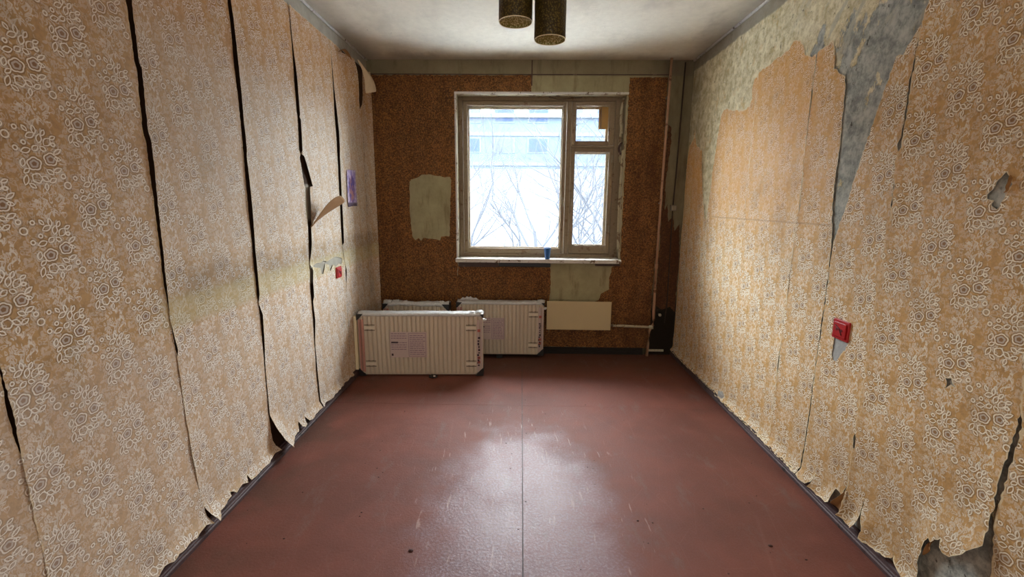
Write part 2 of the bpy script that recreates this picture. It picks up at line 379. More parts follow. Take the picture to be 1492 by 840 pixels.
M['shade_out'] = shade_mat('olive crackle shade', srgb(54, 43, 12), srgb(104, 88, 34), 170)
M['shade_in'] = shade_mat('speckled shade lining', srgb(150, 142, 76), srgb(240, 234, 186), 190)
M['rim'] = plain('brass rim', srgb(226, 206, 156), .3, .05, metal=.3)
def poster():
    g = G('purple sticker print'); P, (x, y, z) = g.pos()
    n = g.noise(P, 30, 4, .6, .8); n2 = g.noise(g.vscale(P, (1, 2, 1)), 16, 4, .6, 1)
    cx = ((y - 3.46) * (y - 3.46) * 160.0 + (z - 1.44) * (z - 1.44) * 55.0)
    col = g.mix(g.step(n, .4, .6), srgb(206, 190, 214), srgb(150, 130, 190))
    fig = (1.0 - g.step(cx + (n2 - .5) * 1.6, .35, .75))
    col = g.mix(fig, col, g.mix(g.step(n2, .45, .58), srgb(84, 62, 140), srgb(176, 120, 110)))
    col = g.mix((1.0 - g.step(z, 1.335, 1.35)) * .9, col, srgb(62, 40, 66))
    g.bsdf(col, .45); return g.m
M['poster'] = poster()
# outdoors
M['ground'] = plain('bright bounce yard', srgb(166, 169, 176), .9, .15, .6)  # unseen yard made bright to bounce light onto the ceiling
M['bank'] = plain('dark thawed bank', srgb(38, 41, 49), .9, .25, .6)
M['bark'] = plain('grey bark', srgb(28, 31, 38), .9, .25, 8)
M['bark_near'] = plain('dark grey bark', srgb(20, 23, 31), .9, .25, 8)
M['twig'] = plain('frosted twigs', srgb(18, 21, 29), .9, .2, 8)
M['facade'] = plain('pale blue facade', srgb(36, 50, 62), .8, .06, .5)
M['facade_dark'] = plain('blue spandrel', srgb(22, 34, 52), .7, .08, .5)
M['facade_glass'] = plain('far window glass', srgb(16, 34, 62), .9, .1, .5)
M['facade_white'] = plain('white slab edge', srgb(48, 58, 66), .8, .05, .5)

# ================================================================ mesh helpers
def link(name, me, mat, parent=None, smooth=False):
    o = bpy.data.objects.new(name, me); COL.objects.link(o)
    for m in (mat if isinstance(mat, list) else [mat]): me.materials.append(m)
    if parent: o.parent = parent
    if smooth: me.polygons.foreach_set('use_smooth', [True] * len(me.polygons))
    return o
def obj(name, bm, mat, parent=None, smooth=False):
    bmesh.ops.recalc_face_normals(bm, faces=bm.faces)
    me = bpy.data.meshes.new(name); bm.to_mesh(me); bm.free(); return link(name, me, mat, parent, smooth)
def struct(o): o['kind'] = 'structure'; return o
def tag(o, label, cat, group=None):
    o['label'] = label; o['category'] = cat
    if group: o['group'] = group
    return o
def thing(name, label, cat, loc=(0, 0, 0), rz=0, group=None):
    o = bpy.data.objects.new(name, None); COL.objects.link(o); o.location = loc; o.rotation_euler = (0, 0, rz); o.empty_display_size = .1
    return tag(o, label, cat, group)
def box(bm, x0, x1, y0, y1, z0, z1, bev=0, jit=0):
    vs = bmesh.ops.create_cube(bm, size=1)['verts']
    for v in vs: v.co = Vector(((x0 + x1) / 2 + v.co.x * (x1 - x0), (y0 + y1) / 2 + v.co.y * (y1 - y0), (z0 + z1) / 2 + v.co.z * (z1 - z0)))
    if bev:
        es = list({e for v in vs for e in v.link_edges})
        bmesh.ops.bevel(bm, geom=es, offset=bev, segments=2, affect='EDGES', profile=.6)
def nb(*a, **k): bm = bmesh.new(); box(bm, *a, **k); return bm
def tube(bm, pts, rad, n=8, cap=True):
    pts = [Vector(p) for p in pts]; rings = []
    rad = rad if isinstance(rad, (list, tuple)) else [rad] * len(pts)
    ref = Vector((0, 0, 1))
    for i, p in enumerate(pts):
        d = (pts[min(i + 1, len(pts) - 1)] - pts[max(i - 1, 0)]).normalized()
        a = d.cross(ref)
        if a.length < .1: a = d.cross(Vector((1, 0, 0)))
        a.normalize(); b = d.cross(a)
        rings.append([bm.verts.new(p + (a * math.cos(2 * PI * k / n) + b * math.sin(2 * PI * k / n)) * rad[i]) for k in range(n)])
    for i in range(len(rings) - 1):
        for k in range(n): bm.faces.new((rings[i][k], rings[i][(k + 1) % n], rings[i + 1][(k + 1) % n], rings[i + 1][k]))
    if cap and n > 2: bm.faces.new(rings[0]); bm.faces.new(rings[-1][::-1])
def lathe(bm, prof, c, n=40):
    rings = [[bm.verts.new((c[0] + r_ * math.cos(2 * PI * k / n), c[1] + r_ * math.sin(2 * PI * k / n), c[2] + z_)) for k in range(n)] for r_, z_ in prof]
    for i in range(len(rings) - 1):
        for k in range(n): bm.faces.new((rings[i][k], rings[i][(k + 1) % n], rings[i + 1][(k + 1) % n], rings[i + 1][k]))
def inside(p, poly):
    c = False; n = len(poly); j = n - 1
    for i in range(n):
        a, b = poly[i], poly[j]
        if (a[1] > p[1]) != (b[1] > p[1]) and p[0] < (b[0] - a[0]) * (p[1] - a[1]) / (b[1] - a[1]) + a[0]: c = not c
        j = i
    return c
def rough_edge(poly, stepl=.012, jit=.003, seed=1):
    rnd = random.Random(seed); out = []
    for i in range(len(poly)):
        a, b = Vector(poly[i]), Vector(poly[(i + 1) % len(poly)]); L = (b - a).length; n = max(1, int(L / stepl))
        for k in range(n):
            p = a.lerp(b, k / n)
            if 0 < k: p = p + Vector((rnd.uniform(-jit, jit), rnd.uniform(-jit, jit)))
            out.append((p.x, p.y))
    return out
def sheet(name, wall, poly, mat, parent, off, holes=(), res=.03, jit=.003, estep=.012, seed=1, label=None):
    """one torn sheet of paper on a wall: polygon in wall coordinates, off(u, z) = distance from the plaster"""
    rnd = random.Random(seed * 13 + 5)
    loops = [rough_edge(poly, estep, jit, seed)] + [rough_edge(h, .008, jit * .8, seed + 3) for h in holes]
    pts = []; edges = []
    for lp in loops:
        s = len(pts); pts += [Vector(p) for p in lp]; edges += [(s + i, s + (i + 1) % len(lp)) for i in range(len(lp))]
    us = [p[0] for p in loops[0]]; zs = [p[1] for p in loops[0]]
    cellset = {(round(p.x / res * 2.5), round(p.y / res * 2.5)) for p in pts}
    uu = min(us) + res / 2
    while uu < max(us):
        zz = min(zs) + res / 2
        while zz < max(zs):
            q = (uu + rnd.uniform(-.2, .2) * res, zz + rnd.uniform(-.2, .2) * res)
            if (round(q[0] / res * 2.5), round(q[1] / res * 2.5)) not in cellset and inside(q, loops[0]) and not any(inside(q, h) for h in loops[1:]): pts.append(Vector(q))
            zz += res
        uu += res
    V, E_, F_, *_r = geometry.delaunay_2d_cdt(pts, edges, [], 0, 1e-6)
    fs = []
    for f in F_:
        c = ((V[f[0]].x + V[f[1]].x + V[f[2]].x) / 3, (V[f[0]].y + V[f[1]].y + V[f[2]].y) / 3)
        if inside(c, loops[0]) and not any(inside(c, h) for h in loops[1:]):
            a, b, c_ = (V[k] for k in f); area2 = (b.x - a.x) * (c_.y - a.y) - (b.y - a.y) * (c_.x - a.x)
            if area2 < 0: f = f[::-1]
            # front face looks into the room: left wall (+x), right wall (-x), back wall (-y)
            fs.append(tuple(f) if wall in ('left', 'back') else tuple(f[::-1]))
    vs = []
    for v in V:
        d = off(v.x, v.y)
        vs.append({'left': (XL + d, v.x, v.y), 'right': (XR - d, v.x, v.y), 'back': (v.x, YB - d, v.y)}[wall])
    me = bpy.data.meshes.new(name); me.from_pydata(vs, [], fs); me.update()
    nbd = sum(len(l) for l in loops); at = me.attributes.new('torn', 'FLOAT', 'POINT'); at.data.foreach_set('value', [1.0 if i < nbd else 0.0 for i in range(len(vs))])
    o = link(name, me, mat, parent, True)
    if label: o['label'] = label
    return o
def sm(a, b, x): t = max(0, min(1, (x - a) / (b - a))); return t * t * (3 - 2 * t)
def nz(u, z, s, k=0): return noise.noise(Vector((u * s, z * s, k * 7.3)))

# ================================================================ the room
T = .3
bm = nb(XL - T, XR + T, YR - T, YB + T, -.12, -.012); floor = struct(obj('floor', bm, M['dark_wood']))
for a, b in ((XL, .0195), (.0235, XR)):
    for c, d in ((YR, 2.868), (2.870, YB)): obj('floor_sheet', nb(a, b, c, d, -.012, 0), M['floor'], floor)
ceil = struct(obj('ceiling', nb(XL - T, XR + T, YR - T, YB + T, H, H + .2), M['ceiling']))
wl = struct(obj('wall_left', nb(XL - T, XL, YR - T, YB, 0, H), M['plaster_left']))
wr = struct(obj('wall_right', nb(XR, XR + T, YR - T, YB, 0, H), M['plaster_right']))
# wall with the window opening
OX0, OX1, OZ0, OZ1 = -.555, .865, .872, 2.237
bm = bmesh.new()
box(bm, XL - T, OX0, YB, YB + .35, -.1, H + .1); box(bm, OX1, XR + T, YB, YB + .35, -.1, H + .1)
box(bm, OX0, OX1, YB, YB + .35, -.1, OZ0 - .03); box(bm, OX0, OX1, YB, YB + .35, OZ1, H + .1)
wb = struct(obj('wall_back', bm, M['plaster_back']))
# rear wall; doorway and closed hall box are added for the fill light
bm = bmesh.new()
box(bm, XL, -.95, YR - .12, YR, 0, H); box(bm, 1.05, XR, YR - .12, YR, 0, H); box(bm, -.95, 1.05, YR - .12, YR, 2.42, H)
box(bm, XL - T, XR + T, YR - 1.9, YR - 1.8, -.12, H + .2); box(bm, XL - T, XL, YR - 1.9, YR - T, -.12, H + .2); box(bm, XR, XR + T, YR - 1.9, YR - T, -.12, H + .2)
box(bm, XL - T, XR + T, YR - 1.9, YR - T, H, H + .2); box(bm, XL - T, XR + T, YR - 1.9, YR - T, -.12, 0)
wf = struct(obj('wall_rear', bm, M['doorw']))
# ---- baseboards: stepped profile
def baseboard(name, wall, a, b, hgt=.052, dep=.026):
    prof = [(0, 0), (dep, 0), (dep, .014), (dep * .80, .018), (dep * .80, .024), (dep * .62, .027), (dep * .55, .038), (dep * .30, .042), (dep * .28, hgt), (0, hgt)]
    bm = bmesh.new(); n = 40; rings = []
    for i in range(n + 1):
        s = a + (b - a) * i / n; wv = .003 * nz(s, 1, 2.2) + .0015 * nz(s, 3, 9)
        rings.append([bm.verts.new({'left': (XL + d, s, z + wv * (z > 0)), 'right': (XR - d, s, z + wv * (z > 0)), 'back': (s, YB - d, z)}[wall]) for d, z in prof])
    for i in range(n):
        for k in range(len(prof)): bm.faces.new((rings[i][k], rings[i][(k + 1) % len(prof)], rings[i + 1][(k + 1) % len(prof)], rings[i + 1][k]))
    bm.faces.new(rings[0]); bm.faces.new(rings[-1]); return struct(obj(name, bm, M['base']))
baseboard('baseboard_left', 'left', YR, YB); baseboard('baseboard_right', 'right', YR, YB)
bb_ = baseboard('baseboard_back', 'back', XL + .03, 1.12, .06, .02); bb_.data.materials.clear(); bb_.data.materials.append(M['dark_skirting'])
bm = nb(1.17, 1.31, YB - .012, YB, .03, .05, bev=.003); struct(obj('trim_2', bm, M['pipe_pale']))
# ---- thin plaster bead in the ceiling corners
bm = bmesh.new()
tube(bm, [(XL + .006, y, H - .006) for y in (YR, 0, 2, YB)], .009, 6); tube(bm, [(XR - .006, y, H - .006) for y in (YR, 0, 2, YB)], .009, 6)
struct(obj('trim_1', bm, M['sill'], smooth=True))
# joint of the lintel slab over the window: thin dark strip along the crack
bm = nb(XL, 1.19, YB - .006, YB, 2.383, 2.389); struct(obj('trim_3', bm, M['dark_wood']))
bm = nb(.070, .079, YB - .004, YB, 2.30, H - .004); struct(obj('trim_4', bm, M['dark_wood']))

# ================================================================ wallpaper, left wall
def left_off(y0, y1, lift, zc=(2.3, .1), bot=.02, seed=0):
    """near edge (y0) stands off the plaster, rest is glued with small bubbles"""
    def f(y, z):
        e = max(0, 1 - (y - y0) / .07)
        d = .0035 + .004 * abs(nz(y, z, 2.2, seed)) + .0022 * nz(y, z, 9, seed) + lift * e ** 1.6 * sm(zc[1], zc[1] + .25, z) * (1 - sm(zc[0] - .2, zc[0], z)) * (.75 + .5 * nz(0, z, 3, seed + 2))
        far = max(0, 1 - (y1 - y) / .05); d += .004 * far * (.5 + nz(3, z, 4, seed))
        if z < .32: d += bot * (1 - z / .32) ** 2.0 * (.7 + .9 * nz(y, 0, 9, seed + 5)) + .022 * sm(.09, .0, z)
        return max(.002, d)
    return f
def seamline(pts, side=0, g=0):       # list of (z, y, gap)
    return [(y + side * gp / 2, z) for z, y, gp in pts]
ZT = 2.405
seams = {   # (z, y, gap width) from the top down
 0: [(ZT, .48, .003), (.05, .48, .003)],
 1: [(ZT, 1.035, .002), (1.0, 1.035, .003), (.90, 1.035, .010), (.80, 1.036, .018), (.74, 1.038, .010), (.68, 1.04, .004), (.045, 1.045, .004)],
 2: [(ZT, 1.59, .018), (2.0, 1.588, .026), (1.80, 1.585, .020), (1.78, 1.592, .028), (1.59, 1.582, .022), (1.54, 1.59, .020), (1.38, 1.588, .013), (1.2, 1.584, .010), (1.05, 1.580, .012), (.92, 1.58, .004), (.80, 1.592, .010), (.77, 1.590, .003), (.35, 1.60, .003), (.14, 1.616, .004), (.085, 1.622, .024), (.045, 1.632, .03)],
 3: [(ZT, 2.14, .010), (2.2, 2.14, .014), (1.97, 2.142, .024), (1.80, 2.146, .027), (1.64, 2.144, .024), (1.55, 2.142, .014), (1.32, 2.142, .020), (1.05, 2.136, .018), (.90, 2.136, .015), (.862, 2.138, .004), (.85, 2.14, .004), (.80, 2.146, .016), (.68, 2.146, .013), (.50, 2.14, .006), (.27, 2.138, .006), (.18, 2.145, .032), (.12, 2.155, .05), (.05, 2.19, .06)],
 4: [(ZT, 2.69, .004), (2.15, 2.69, .010), (1.85, 2.695, .030), (1.825, 2.70, .012), (1.80, 2.70, .026), (1.64, 2.69, .028), (1.62, 2.694, .005), (1.60, 2.700, .08), (1.44, 2.755, .20), (1.435, 2.74, .10), (1.35, 2.73, .10), (1.18, 2.728, .03), (1.05, 2.718, .012), (.97, 2.705, .004), (.93, 2.71, .05), (.87, 2.70, .022), (.80, 2.698, .026), (.74, 2.70, .008), (.62, 2.70, .016), (.50, 2.695, .006), (.12, 2.69, .006), (.05, 2.69, .008)],
 5: [(ZT, 3.24, .004), (2.10, 3.24, .010), (1.97, 3.24, .020), (1.83, 3.252, .045), (1.72, 3.25, .04), (1.65, 3.246, .022), (1.45, 3.24, .030), (1.2, 3.232, .026), (1.06, 3.228, .022), (1.04, 3.228, .003), (.90, 3.262, .003), (.86, 3.262, .014), (.74, 3.255, .006), (.05, 3.24, .003)],
 6: [(ZT, 3.80, .004), (1.9, 3.80, .010), (1.7, 3.80, .014), (1.5, 3.80, .006), (.05, 3.80, .003)]}
def interp(seam, z):
    for (z0, y0, g0), (z1, y1, g1) in zip(seam, seam[1:]):
        if z1 <= z <= z0:
            t = (z0 - z) / (z0 - z1 + 1e-9); return y0 + (y1 - y0) * t, g0 + (g1 - g0) * t
    return seam[-1][1:]
def bottoms(y0, y1, seed, zz=.05):
    out = []; n = int((y1 - y0) / .03); rnd = random.Random(seed)
    for i in range(1, n): out.append((y0 + (y1 - y0) * i / n, zz + rnd.uniform(-.004, .012)))
    return out
def lstrip(i, lift, extra_bot=None, top=None, holes=(), seed=1, zc=(2.35, .02), res=.028):
    A, B = seams[i], seams[i + 1]
    near = [(y + g * .25, z) for z, y, g in A]; far = [(y + (.007 if g < .006 else -g * .2), z) for z, y, g in B]
    bot = extra_bot or bottoms(near[-1][0], far[-1][0], seed)
    poly = near + bot + far[::-1] + (top or [])
    lo = min(p[0] for p in near); hi = far[0][0]
    def off(y, z):
        yn, gp = interp(A, z); yf, _ = interp(B, z); e = max(0, 1 - (y - yn - gp / 4) / .08)
        open_ = min(1, gp / .018)
        d = .004 + .005 * abs(nz(y, z, 2.2, seed)) + .002 * nz(y, z, 8, seed) + lift * e ** 1.5 * open_ + .0018 * max(0, 1 - (y - yn) / .03)
        ef = max(0, 1 - (yf - y) / .05); _, gf = interp(B, z); d += .002 * ef * min(1, gf / .02)
        if z < .30: d += .014 * (1 - z / .30) ** 1.5 * (.8 + 1.2 * nz(y, 0, 7, seed + 5)) + .026 * sm(.10, .03, z)
        if i == 2 and z < .13: d += .02 * sm(.13, .05, z) * sm(1.75, 1.63, y)
        if i == 3 and z < .25: d += .05 * sm(.25, .06, z) * sm(2.34, 2.18, y)
        return max(.002, d)
    return sheet('wallpaper_strip', 'left', poly, M['paper_left'], wl, off, holes=holes, seed=seed, res=res, jit=.0018)
# strip behind the photographer, then the five in view
sheet('wallpaper_strip', 'left', [(-1.68, ZT), (-1.68, .05), (.478, .05), (.478, ZT)], M['paper_left'], wl, lambda y, z: .004 + .003 * abs(nz(y, z, 2)), res=.12, estep=.1)
lstrip(0, .0, seed=2)
lstrip(1, .006, seed=3)
lstrip(2, .010, seed=4, extra_bot=[(1.65, .045), (1.68, .062), (1.72, .058), (1.77, .066), (1.775, .082), (1.79, .075), (1.80, .062), (1.85, .07), (1.88, .058), (1.90, .085), (1.905, .055), (1.95, .052), (2.0, .055), (2.05, .050), (2.10, .056), (2.13, .06)])
lstrip(3, .012, seed=5, extra_bot=[(2.22, .052), (2.26, .045), (2.31, .056), (2.37, .06), (2.395, .085), (2.41, .095), (2.418, .060), (2.44, .045), (2.465, .05), (2.48, .092), (2.50, .055), (2.54, .048), (2.60, .052), (2.66, .05)])
tear = [(2.735, .955), (2.80, .968), (2.86, .962), (2.90, .972), (2.96, .958), (3.02, .968), (3.10, .975), (3.18, .958), (3.222, .945), (3.20, .905), (3.15, .918), (3.09, .905), (3.05, .925), (3.00, .885), (2.985, .93), (2.93, .945), (2.89, .885), (2.862, .89), (2.85, .93), (2.79, .94)]
sheet_4 = lstrip(4, .014, seed=6, holes=[tear], res=.022)
topc = [(3.81, 2.30), (3.77, 2.12), (3.71, 2.06), (3.67, 2.14), (3.62, 2.30), (3.585, 2.385), (3.53, 2.40), (3.45, 2.39), (3.40, 2.405)]
A = seams[5]; B = seams[6]
poly = [(y + g * .2, z) for z, y, g in A] + bottoms(3.25, 3.79, 9) + [(y - g * .1, z) for z, y, g in B[::-1] if z < 2.0] + [(3.79, 2.02)] + topc[1:]
def off5(y, z):
    yn, gp = interp(A, z); e = max(0, 1 - (y - yn - gp / 2) / .08)
    d = .004 + .005 * abs(nz(y, z, 2.2, 7)) + .013 * e ** 1.5 * min(1, gp / .02)
    d += .05 * sm(1.9, 2.35, z) * sm(3.45, 3.66, y)      # corner of the sheet hanging loose
    return d
sheet('wallpaper_strip', 'left', poly, M['paper_left'], wl, off5, seed=7)
sheet('wallpaper_strip', 'left', [(3.805, 2.05), (3.803, .05), (3.97, .05), (3.972, 2.40), (3.86, 2.38), (3.84, 2.2)], M['paper_left'], wl,
      lambda y, z: .004 + .03 * sm(3.88, 3.975, y) + .002 * nz(y, z, 9), seed=8)
def curl(name, pts, mat, parent, label=None, sub=14):
    """a torn tongue of paper: list of ribs (pointA, pointB), lofted"""
    bm = bmesh.new(); rows = []
    for a, b in pts:
        a, b = Vector(a), Vector(b); rows.append([bm.verts.new(a.lerp(b, k / 6) + Vector((.010 * math.sin(k / 6 * PI), 0, .002 * nz(k, a.z, 3)))) for k in range(7)])
    for i in range(len(rows) - 1):
        for k in range(6): bm.faces.new((rows[i][k], rows[i][k + 1], rows[i + 1][k + 1], rows[i + 1][k]))
    o = obj(name, bm, mat, parent, True)
    md = o.modifiers.new('s', 'SUBSURF'); md.levels = md.render_levels = 2
    md = o.modifiers.new('t', 'SOLIDIFY'); md.thickness = .0009
    if label: o['label'] = label
    return o
M['flap'] = plain('curled paper back', srgb(150, 108, 62), .8, .15, 30)
X = lambda d: XL + d
# tongue curling out towards the room from the wide tear, and the hanging one above it
curl('torn_flap', [((X(.010), 2.735, 1.185), (X(.006), 2.745, 1.20)), ((X(.05), 2.765, 1.255), (X(.02), 2.81, 1.225)), ((X(.09), 2.80, 1.325), (X(.05), 2.90, 1.275)),
                   ((X(.12), 2.85, 1.372), (X(.09), 2.98, 1.315)), ((X(.135), 2.92, 1.39), (X(.12), 3.03, 1.345))], M['flap'], wl, 'brown back of a paper tongue curling out of the tear')
# top corner by the window wall: pale reverse side folded over
curl('torn_flap', [((X(.055), 3.60, 2.39), (X(.06), 3.612, 2.385)), ((X(.075), 3.66, 2.33), (X(.10), 3.69, 2.335)), ((X(.085), 3.67, 2.25), (X(.13), 3.75, 2.285)), ((X(.080), 3.67, 2.165), (X(.135), 3.79, 2.21))], M['flapback'], wl, 'pale reverse of the loose top corner hanging down')
curl('torn_flap', [((X(.012), 3.34, 2.36), (X(.030), 3.35, 2.375)), ((X(.012), 3.42, 2.405), (X(.035), 3.42, 2.415)), ((X(.012), 3.50, 2.40), (X(.035), 3.51, 2.405)), ((X(.012), 3.56, 2.37), (X(.03), 3.57, 2.37))], M['flap'], wl)

# ================================================================ wallpaper, right wall
def rsheet(poly, seed, off=None, holes=(), res=.028, jit=.004):
    f = off or (lambda y, z: 0)
    def o(y, z):
        d = .004 + .004 * abs(nz(y, z, 2.0, seed)) + .002 * nz(y, z, 8, seed) + f(y, z)
        if z < .25: d += .010 * (1 - z / .25) ** 1.5 * (.9 + 1.2 * nz(y, 0, 8, seed + 5)) + .024 * sm(.09, .04, z)
        return max(.002, d)
    return sheet('wallpaper_strip', 'right', poly, M['paper_right'], wr, o, holes=holes, seed=seed, res=res, jit=jit)
rb = lambda a, b, s: [(y, z) for y, z in bottoms(a, b, s)]
# far strip up to the first grey tongue
rsheet([(3.965, 1.72), (3.93, 1.83), (3.90, 1.84), (3.865, 1.865), (3.845, 1.95), (3.838, 1.99), (3.832, 1.90), (3.80, 1.84), (3.77, 1.80), (3.72, 1.79), (3.70, 1.76), (3.66, 1.77), (3.625, 1.60), (3.57, 1.42), (3.50, 1.25),
        (3.455, 1.22), (3.455, .05)] + rb(3.455, 3.965, 21)[::-1] + [(3.965, .05)], 21)
rsheet([(3.452, 1.22), (3.455, 1.30), (3.435, 1.45), (3.432, 1.55), (3.40, 1.74), (3.385, 1.86), (3.37, 1.96), (3.33, 1.995), (3.27, 1.99), (3.20, 1.965), (3.126, 1.954), (3.03, 1.935), (2.962, 1.942), (2.938, 1.98), (2.945, 2.04), (2.93, 2.09),
        (2.885, 2.11), (2.887, .05)] + rb(2.895, 3.452, 22)[::-1] + [(3.452, .05)], 22)
rsheet([(2.892, 2.11), (2.849, 2.127), (2.80, 2.125), (2.754, 2.13), (2.70, 2.145), (2.654, 2.136), (2.62, 2.15), (2.582, 2.150), (2.55, 2.18), (2.527, 2.177), (2.495, 2.165), (2.461, 2.133), (2.44, 2.08), (2.415, 2.072), (2.37, 2.05), (2.335, 2.055),
        (2.333, 1.70), (2.332, 1.53), (2.322, 1.33), (2.33, 1.28), (2.335, .62), (2.34, .53), (2.335, .36), (2.33, .05)] + rb(2.33, 2.892, 23)[::-1] + [(2.892, .05)], 23,
       off=lambda y, z: .004 * sm(2.38, 2.33, y))
rsheet([(2.331, 2.058), (2.301, 2.065), (2.26, 2.07), (2.234, 2.081), (2.215, 2.04), (2.198, 1.993), (2.198, 1.95), (2.17, 1.935), (2.142, 1.913), (2.115, 1.90), (2.10, 1.82), (2.1, 1.729), (2.088, 1.60), (2.09, 1.50), (2.083, 1.347), (2.065, 1.25), (2.052, 1.155),
        (2.05, .90), (2.05, .05)] + rb(2.05, 2.329, 24)[::-1] + [(2.337, .05), (2.344, .36), (2.335, .45), (2.334, .54), (2.343, .62), (2.338, 1.28), (2.312, 1.34), (2.318, 1.53), (2.337, 1.70)], 24,
       off=lambda y, z: .003 * sm(2.29, 2.33, y) + .008 * sm(2.26, 2.32, y) * sm(1.2, 1.4, z) * (1 - sm(1.55, 1.7, z)))
sock = [(1.955, .86), (1.87, .862), (1.868, .79), (1.880, .74), (1.900, .72), (1.922, .677), (1.945, .676), (1.955, .70), (1.953, .775)]
def offE(y, z):
    return .028 * sm(.16, .04, z) * (sm(1.86, 1.81, y) + sm(1.96, 1.93, y) * (1 - sm(1.93, 1.90, y)))
rsheet([(2.046, 1.155), (2.035, 1.22), (2.013, 1.289), (1.995, 1.36), (1.981, 1.433), (1.954, 1.529), (1.94, 1.59), (1.922, 1.645), (1.90, 1.73), (1.882, 1.791), (1.855, 1.87), (1.846, 1.898), (1.814, 1.893), (1.80, 1.92), (1.786, 1.93), (1.765, 1.965), (1.753, 1.975),
        (1.757, 1.885), (1.768, 1.785), (1.762, 1.60), (1.775, 1.575), (1.765, 1.55), (1.753, 1.50), (1.753, 1.44), (1.762, 1.42), (1.758, 1.34), (1.750, 1.27), (1.752, .43), (1.760, .41), (1.752, .36), (1.752, .18), (1.765, .135), (1.80, .14), (1.808, .10), (1.80, .075), (1.85, .058),
        (1.885, .05), (1.93, .062), (1.940, .125), (1.946, .075), (1.97, .05), (2.0, .045), (2.045, .05)], 25, off=offE, holes=[sock], res=.022)
def offF(y, z):
    d = .003 * sm(1.70, 1.745, y) + .008 * sm(1.66, 1.745, y) * sm(1.22, 1.32, z) + .026 * sm(1.70, 1.745, y) * sm(.20, .05, z)
    d += .04 * sm(.45, .26, z) * sm(1.45, 1.28, y)
    d += .006 * sm(1.26, 1.21, y) * sm(.85, .6, z)
    d += .03 * sm(.20, .06, z) * sm(1.55, 1.62, y) * sm(1.68, 1.64, y)
    return d
holeP = [(1.366, 1.448), (1.352, 1.432), (1.343, 1.413), (1.352, 1.400), (1.361, 1.395), (1.356, 1.38), (1.362, 1.365), (1.372, 1.342), (1.389, 1.352), (1.384, 1.368), (1.405, 1.372), (1.408, 1.385), (1.393, 1.401), (1.388, 1.42)]
small1 = [(1.425, .800), (1.405, .806), (1.400, .796), (1.385, .785), (1.402, .787), (1.412, .775), (1.418, .765), (1.415, .785)]
rsheet([(1.736, 2.002), (1.726, 2.04), (1.70, 2.08), (1.66, 2.14), (1.60, 2.2), (1.5, 2.28), (1.35, 2.34), (1.20, 2.36), (1.199, .85), (1.194, .78), (1.201, .64), (1.203, .60), (1.207, .56), (1.201, .48), (1.206, .44), (1.200, .39), (1.195, .37), (1.212, .345),
        (1.225, .325), (1.243, .295), (1.262, .272), (1.285, .268), (1.298, .276), (1.305, .302), (1.322, .285), (1.338, .262), (1.352, .268), (1.358, .255), (1.370, .225), (1.378, .165), (1.365, .11), (1.36, .055), (1.40, .05), (1.44, .058), (1.478, .075), (1.492, .115),
        (1.482, .075), (1.50, .062), (1.56, .055), (1.60, .06), (1.615, .10), (1.640, .135), (1.660, .195), (1.652, .16), (1.642, .11), (1.655, .06), (1.70, .052), (1.735, .062), (1.742, .12), (1.757, .34), (1.740, .37), (1.740, .41), (1.757, .44), (1.757, 1.265), (1.744, 1.29), (1.744, 1.34), (1.743, 1.43), (1.757, 1.46), (1.758, 1.53),
        (1.742, 1.56), (1.742, 1.60), (1.744, 1.785), (1.742, 1.885)], 26, off=offF, holes=[holeP, small1], res=.02)
rsheet([(1.206, 2.35), (.6, 2.36), (.6, .05), (1.165, .05), (1.175, .15), (1.172, .27), (1.185, .37), (1.197, .45), (1.19, .6), (1.185, .76), (1.204, .83)], 27, off=lambda y, z: .003, res=.035)
sheet('wallpaper_strip', 'right', [(.597, 2.36), (-1.68, 2.36), (-1.68, .05), (.597, .05)], M['paper_right'], wr, lambda y, z: .004 + .003 * abs(nz(y, z, 2)), res=.12, estep=.1)
XX = lambda d: XR - d
curl('torn_flap', [((XX(.012), 1.352, .262), (XX(.010), 1.36, .255)), ((XX(.035), 1.340, .252), (XX(.028), 1.362, .225)), ((XX(.03), 1.338, .24), (XX(.02), 1.372, .18))], M['flap'], wr)
curl('torn_flap', [((XX(.014), 1.745, .17), (XX(.016), 1.735, .17)), ((XX(.030), 1.765, .12), (XX(.022), 1.728, .12)), ((XX(.036), 1.80, .075), (XX(.025), 1.742, .07))], M['flap'], wr)
curl('torn_flap', [((XX(.012), 1.344, 1.43), (XX(.012), 1.352, 1.44)), ((XX(.028), 1.338, 1.41), (XX(.016), 1.346, 1.385)), ((XX(.02), 1.345, 1.40), (XX(.012), 1.358, 1.392))], M['flap'], wr)

# ================================================================ wallpaper, window wall
def bsheet(poly, seed, holes=(), off=None):
    return sheet('wallpaper_strip', 'back', poly, M['paper_back'], wb, lambda x, z: .003 + .003 * abs(nz(x, z, 3, seed)) + (off(x, z) if off else 0), holes=holes, seed=seed, res=.05, jit=.004, estep=.02)
patchA = [(-.965, 1.52), (-.95, 1.54), (-.90, 1.555), (-.86, 1.58), (-.80, 1.585), (-.752, 1.575), (-.752, 1.03), (-.80, 1.035), (-.86, 1.04), (-.88, 1.015), (-.90, 1.04), (-.93, 1.02), (-.955, 1.05), (-.97, 1.25)]
bsheet([(-1.285, .06), (-.744, .06), (-.744, 1.03)] + patchA[7:][0:] + patchA[:6] + [(-.744, 1.575), (-.744, 2.38), (-1.285, 2.38)], 31)
bsheet([(-.748, .06), (-.562, .06), (-.562, 2.25), (-.19, 2.25), (-.19, 2.38), (-.748, 2.38), (-.748, 1.575), (-.70, 1.572), (-.66, 1.56), (-.615, 1.565), (-.605, 1.54), (-.612, 1.40), (-.622, 1.20), (-.628, 1.055), (-.66, 1.06), (-.70, 1.055), (-.712, 1.02), (-.748, 1.03)], 32)
bsheet([(-.568, .06), (-.182, .06), (-.182, .80), (-.558, .80)], 33)
